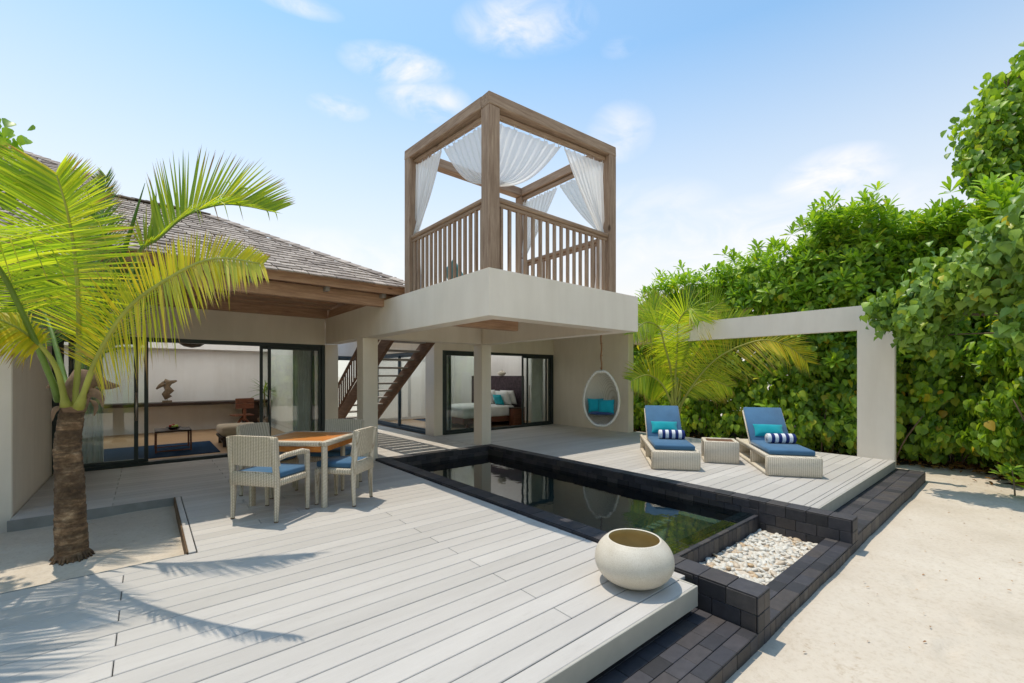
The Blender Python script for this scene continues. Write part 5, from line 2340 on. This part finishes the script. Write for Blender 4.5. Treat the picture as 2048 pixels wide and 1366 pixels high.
# long leaved shoots standing on top and on the face
C, ax = hedge_mass("", "", 900, 0, .62, 2.2, 1.0, .22, None, None, None, None, up=.8)
C2, ax2 = hedge_mass("", "", 260, 0, 1, .6, 1.0, .2, None, None, None, None, up=.6)
s3 = rng.uniform(0, .75, 620)
p3, nr3, _ = hedge_line(s3)
C3 = np.zeros((620, 3))
C3[:, :2] = p3 - nr3 * rng.uniform(-.6, 1.4, 620)[:, None]
C3[:, 2] = hedge_top(s3) + rng.normal(.05, .14, 620)
ax3 = rnd_dir(620) * .45 + np.array([-.25, -.25, 1.])
C = np.concatenate([C, C2, C3])
ax = np.concatenate([ax, ax2, ax3])
P1, D1, N1, L1, W1 = rosettes(C, ax, 11, (.16, .30), (.055, .085), (18, 88))
o = leaf_cloud("shrub_shoots", P1, D1, N1, L1, W1 * 1.15, M['leaf_long'], 'obov', None, .18)
tag_stuff(o, "bright long leaved shoots crowning the hedge top", "shrubs")

# bare stems and creepers at the foot of the hedge
br = MB()
for i in range(170):
    s = np.array([random.uniform(.02, .98)])
    p, nr, tn = hedge_line(s)
    x, y = p[0]
    nx, ny = nr[0]
    d0 = random.uniform(-.9, .25)
    bx0, by0 = x + nx * d0, y + ny * d0
    h1 = random.uniform(.5, 1.5)
    dx, dy = random.uniform(-.5, .5), random.uniform(-.5, .5)
    br.tube(catmull([(bx0, by0, SZ), (bx0 + dx * .4 + random.uniform(-.1, .1), by0 + dy * .4, SZ + h1 * .5), (bx0 + dx, by0 + dy, SZ + h1)], 6),
            [random.uniform(.008, .018)] * 5 + [.006], 5)
for i in range(70):
    s = np.array([random.uniform(.05, .95)])
    p, nr, tn = hedge_line(s)
    x, y = p[0]
    nx, ny = nr[0]
    tx, ty = tn[0]
    d0 = random.uniform(-.6, .2)
    l = random.uniform(.4, 1.2)
    z = random.uniform(-.25, .8)
    br.tube(catmull([(x + nx * d0, y + ny * d0, z), (x + nx * d0 + tx * l * .5, y + ny * d0 + ty * l * .5, z + random.uniform(-.15, .2)), (x + nx * d0 + tx * l, y + ny * d0 + ty * l, z + random.uniform(-.2, .3))], 6), random.uniform(.005, .012), 5)
o = br.build("undergrowth_stems", M['branch'], smooth=True)
tag_stuff(o, "tangle of bare brown stems at the foot of the hedge", "undergrowth")
# dark litter strip
V = []
T_ = []
ss = np.linspace(0, 1, 160)
p, nr, tn = hedge_line(ss)
for k in range(160):
    w = .30 + .12 * math.sin(k * .9) + .08 * math.sin(k * 2.3)
    for j, dd_ in enumerate((w, w * .5, -.3, -1.2, -3.5)):
        q = p[k] + nr[k] * dd_
        V.append((q[0], q[1], SZ + (.012, .035, .05, .07, .25)[j] + .012 * math.sin(k * 1.7 + j) + max(0, (q[0] - 11.2) / 4) * .15))
for k in range(159):
    for j in range(4):
        a = k * 5 + j
        T_.append((a, a + 1, a + 6, a + 5))
o = link("litter_soil", raw_mesh("litter_soil", V, T_, M['soil'], True))
tag(o, kind='structure')
n = 1500
s = rng.uniform(.02, .98, n)
p, nr, tn = hedge_line(s)
C = np.zeros((n, 3))
C[:, :2] = p + nr * (rng.normal(.05, .28, n))[:, None]
C[:, 2] = SZ + .045 + rng.uniform(0, .03, n) + np.clip((C[:, 0] - 11.2) / 4, 0, 1) * .15
L1 = rng.uniform(.05, .12, n)
o = leaf_cloud("fallen_leaves", C, rnd_dir(n) * np.array([1, 1, .25]), rnd_dir(n) * .5 + np.array([0, 0, 1.]), L1, L1 * .6, M['litter'], 'round', None, .2)
tag_stuff(o, "brown fallen leaves scattered along the foot of the hedge", "fallen leaves")


n = 420
C = np.zeros((n, 3))
C[:, 0] = rng.uniform(2.0, 11.0, n)
C[:, 1] = rng.uniform(-3.0, 1.0, n)
C[:, 2] = SZ + .012
L1 = rng.uniform(.008, .035, n)
o = leaf_cloud("leaf_scraps", C, rnd_dir(n) * np.array([1, 1, .1]), rnd_dir(n) * .3 + np.array([0, 0, 1.]), L1, L1 * .4, M['litter'], 'round', None, .2)
tag_stuff(o, "tiny dry leaf scraps strewn over the open sand", "leaf scraps")


# individual young plants at the hedge foot
def young_plant(x, y, h_, ns, label, L=(.13, .22), mat='leaf_long'):
    t = thing("young_shrub", label, "shrub", (x, y, SZ + .03), group="young shrubs at the hedge foot")
    m = MB()
    m.tube([(0, 0, 0), (.02, .01, h_ * .5), (0, .03, h_)], [.012, .010, .006], 6)
    m.build("stem", M['branch_pale'], t, world_=False, smooth=True)
    C = np.array([[x, y + .03, SZ + .03 + h_]] + [[x + rng.normal(0, .1), y + rng.normal(0, .1), SZ + .03 + h_ * rng.uniform(.45, .9)] for _ in range(ns - 1)])
    P1, D1, N1, L1, W1 = rosettes(C, rnd_dir(ns) * .35 + np.array([-.2, -.2, 1.]), 8, L, (.06, .10), (30, 90))
    leaf_cloud("leaves", P1, D1, N1, L1, W1, M[mat], 'obov', t, .18)


pt = at(1868, 905, 9.0)
young_plant(pt.x, pt.y, .42, 1, "young shrub with one rosette of broad leaves right of the frame pillar")
pt = at(1822, 918, 9.1)
young_plant(pt.x, pt.y, .30, 4, "small bushy seedling close to the frame pillar", (.08, .13))
pt = at(1925, 905, 8.6)
young_plant(pt.x, pt.y, .62, 5, "taller leafy shrub nearest the fan palm")
pt = at(1590, 890, 10.2)
young_plant(pt.x, pt.y, .35, 2, "young shrub behind the lounger nearest the frame pillar", (.15, .25))
pt = at(1440, 905, 10.6)
young_plant(pt.x, pt.y, .28, 4, "small shrub behind the wicker side table", (.08, .13))
pt = at(2030, 900, 6.5)
young_plant(pt.x, pt.y, .40, 7, "dark bush at the sand's right edge", (.10, .16), 'leaf_round')

# fan palm seedling
fp_ = at(1975, 945, 8.2)
fp_.z = SZ + .02
fanp = thing("fan_palm", "low fan palm with spiky leaves spreading over the sand", "palm", fp_)
V, Q = [], []
for k, (az, el) in enumerate(((R(200), 28), (R(235), 22), (R(265), 30), (R(170), 40), (R(300), 45), (R(225), 55))):
    c = fp_ + Vector((.16 * math.cos(az), .16 * math.sin(az), .16 + .10 * math.sin(R(el))))
    main = Vector((math.cos(az) * math.cos(R(el)), math.sin(az) * math.cos(R(el)), math.sin(R(el))))
    sd_ = main.cross(Vector((0, 0, 1))).normalized()
    for j in range(13):
        a = (j / 12 - .5) * 2.3
        d = (main * math.cos(a) + sd_ * math.sin(a)).normalized()
        L = random.uniform(.34, .48)
        wv = (d.cross(Vector((0, 0, 1)))).normalized()
        o_ = len(V)
        for s_ in range(5):
            q_ = s_ / 4
            cc = c + d * L * q_ + Vector((0, 0, -.18 * L * q_ * q_))
            w = .014 * math.sin(min(1, q_ * 2.5) * math.pi / 2) * (1 - q_ ** 2) + .001
            V += [cc - wv * w, cc + wv * w]
        for s_ in range(4):
            Q.append((o_ + 2 * s_, o_ + 2 * s_ + 1, o_ + 2 * s_ + 3, o_ + 2 * s_ + 2))
link("fan_leaves", raw_mesh("fan_leaves", [v - fp_ for v in V], Q, M['frond_dark'], True), fanp)


# trees: limb structure + leaves -----------------------------------------
def leafy_tree(name, label, base, lobes, nleaf, L, mat, kind='round', trunk_r=.09, group=None, hang=1.0, wr=.9, fork_h=.45):
    """lobes: list of (centre, radii, weight)"""
    t = thing(name, label, "tree", base, group=group)
    m = MB()
    b0 = Vector(base)
    cen = sum((Vector(l[0]) for l in lobes), Vector((0, 0, 0))) / len(lobes)
    fork = b0.lerp(Vector((cen.x, cen.y, b0.z)), .35)
    fork.z = b0.z + (min(l[0][2] for l in lobes) - b0.z) * fork_h
    m.tube(catmull([b0 - Vector((0, 0, .1)), b0.lerp(fork, .5) + Vector((.05, .04, 0)), fork], 8), [trunk_r * (1 - .3 * i / 7) for i in range(8)], 9)
    m.build("trunk", M['branch'], t, smooth=True)
    lim = MB()
    for l in lobes:
        e = Vector(l[0])
        mid = fork.lerp(e, .5) + Vector((random.uniform(-.2, .2), random.uniform(-.2, .2), random.uniform(0, .2)))
        lim.tube(catmull([fork, mid, e], 8), [trunk_r * .55 * (1 - .75 * i / 7) for i in range(8)], 7)
        for k in range(7):
            d = Vector(rnd_dir(1)[0])
            q = e + Vector((d.x * l[1][0], d.y * l[1][1], d.z * l[1][2])) * .9
            lim.tube(catmull([mid.lerp(e, random.uniform(.3, 1)), e.lerp(q, .5) + Vector((0, 0, -.05)), q], 6), [trunk_r * .18 * (1 - .7 * i / 5) for i in range(6)], 5)
    lim.build("limbs", M['branch'], t, smooth=True)
    P_all, N_all = [], []
    tot = sum(l[2] for l in lobes)
    for l in lobes:
        n = int(nleaf * l[2] / tot)
        # clumps on the lobe's shell
        nc = max(6, n // 16)
        d = rnd_dir(nc)
        rr = rng.uniform(.55, 1.08, nc) ** .6
        cc = np.array(l[0]) + d * np.array(l[1]) * rr[:, None]
        idx = rng.integers(0, nc, n)
        q = cc[idx] + rng.normal(0, .085, (n, 3)) * (L[1] / .16)
        P_all.append(q)
        N_all.append(d[idx] + np.array([0, 0, 1.0]) + rnd_dir(n) * .7)
    P1, N1 = np.concatenate(P_all), np.concatenate(N_all)
    n = len(P1)
    D1 = rnd_dir(n) * .8 + np.array([0, 0, -hang])
    L1 = rng.uniform(L[0], L[1], n)
    leaf_cloud("crown", P1, D1, N1, L1, L1 * wr * rng.uniform(.75, 1.05, n), mat, kind, t, .25)
    return t


def lobe(px, py, d, rx, rz, w, ry=None):
    return (tuple(at(px, py, d)), (rx, ry or rx, rz), w)


# big-leaved tree reaching in from the right in front of the frame
b = at(2420, 1150, 6.2)
leafy_tree("hibiscus_tree", "large leaved tree reaching over the frame pillar from the right", (b.x, b.y, SZ),
           [lobe(1830, 625, 6.9, .42, .30, 1.0), lobe(1900, 560, 6.6, .45, .35, 1.2), lobe(1985, 545, 6.1, .50, .42, 1.4), lobe(2060, 480, 5.7, .55, .5, 1.4),
            lobe(1790, 610, 7.1, .30, .16, .5), lobe(1850, 670, 6.9, .28, .22, .4), lobe(2100, 640, 5.6, .42, .42, .9), lobe(2150, 400, 5.4, .5, .5, 1.0)],
           4600, (.085, .16), M['leaf_near'], 'heart', .05, wr=.95, fork_h=.95)
# tall vine covered tree in the upper right corner
b = at(2120, 930, 9.2)
leafy_tree("vine_tree", "tall vine draped tree in the upper right with ragged edge against the sky", (b.x, b.y, SZ),
           [lobe(2050, 230, 8.6, .75, .55, 1.3), lobe(1985, 285, 8.6, .45, .45, .9), lobe(2030, 350, 8.5, .60, .55, 1.1), lobe(2070, 130, 8.8, .32, .35, .4), lobe(1945, 335, 8.5, .22, .45, .45), lobe(1965, 250, 8.6, .35, .30, .5), lobe(2015, 180, 8.7, .35, .3, .5),
            lobe(2020, 430, 8.5, .45, .5, .9), lobe(2110, 480, 8.6, .8, .8, 1.2), lobe(2130, 250, 8.8, .9, .9, 1.4), lobe(2060, 590, 8.6, .7, .7, 1.0)],
           7800, (.10, .17), M['leaf_round'], 'round', .16)
# tree tops behind the hedge
for i, (px, py, d, rx, rz) in enumerate(((1895, 480, 14.5, .8, .75), (1790, 500, 14.8, .9, .7), (1985, 520, 14.2, .9, .7))):
    q = at(px, 900, d)
    leafy_tree("hedge_tree", ("round crowned tree showing above the hedge under the hanging vines", "tree top rising just right above the frame's pillar corner", "darker tree top between the hedge and the vine draped tree")[i],
               (q.x, q.y, SZ), [lobe(px, py, d, rx, rz, 1.0), lobe(px - 40, py + 50, d - .3, rx * .8, rz * .8, .8), lobe(px + 35, py + 55, d, rx * .8, rz, .8)],
               2600, (.12, .2), M['leaf_round'], 'round', .12, group="tree tops behind the hedge")
# branch tips in the upper left corner belong to a tree left of the palm
b = at(-330, 1100, 3.5)
leafy_tree("broadleaf_tree", "broad leaved tree whose branch tips hang in at the far left edge", (b.x, b.y, SZ),
           [lobe(-18, 305, 3.9, .22, .24, 1.0), lobe(-50, 390, 3.9, .24, .3, 1.0), lobe(-130, 250, 4.0, .4, .4, 1.5)],
           330, (.08, .14), M['leaf_long'], 'round', .07)

# planting behind the viewer, seen in the glass and the water
n = 15000
xs = rng.uniform(-13, 9, n)
C = np.zeros((n, 3))
C[:, 0] = xs
C[:, 1] = -9.0 - np.abs(rng.normal(0, .8, n)) + .6 * np.sin(xs * .9)
C[:, 2] = -.2 + (3.6 + .5 * np.sin(xs * 1.3)) * rng.uniform(0, 1, n)
N1 = rnd_dir(n) * .7 + np.array([0, 1., .5])
L1 = rng.uniform(.22, .38, n)
o = leaf_cloud("garden_hedge", C, rnd_dir(n) + np.array([0, 0, -.8]), N1, L1, L1 * .85, M['leaf_round'], 'round', None, .12)
tag_stuff(o, "green hedge closing the garden opposite the villa", "hedge")
n = 7000
ys = rng.uniform(-6, 8, n)
C = np.zeros((n, 3))
C[:, 1] = ys
C[:, 0] = -11.5 - np.abs(rng.normal(0, .8, n)) + .6 * np.sin(ys * .9)
C[:, 2] = -.2 + (3.2 + .5 * np.sin(ys * 1.3)) * rng.uniform(0, 1, n)
N1 = rnd_dir(n) * .7 + np.array([1., 0, .5])
L1 = rng.uniform(.22, .38, n)
o = leaf_cloud("side_hedge", C, rnd_dir(n) + np.array([0, 0, -.8]), N1, L1, L1 * .85, M['leaf_round'], 'round', None, .12)
tag_stuff(o, "green hedge beyond the sand bed at the garden's side", "hedge")
print("objects", len(bpy.data.objects))
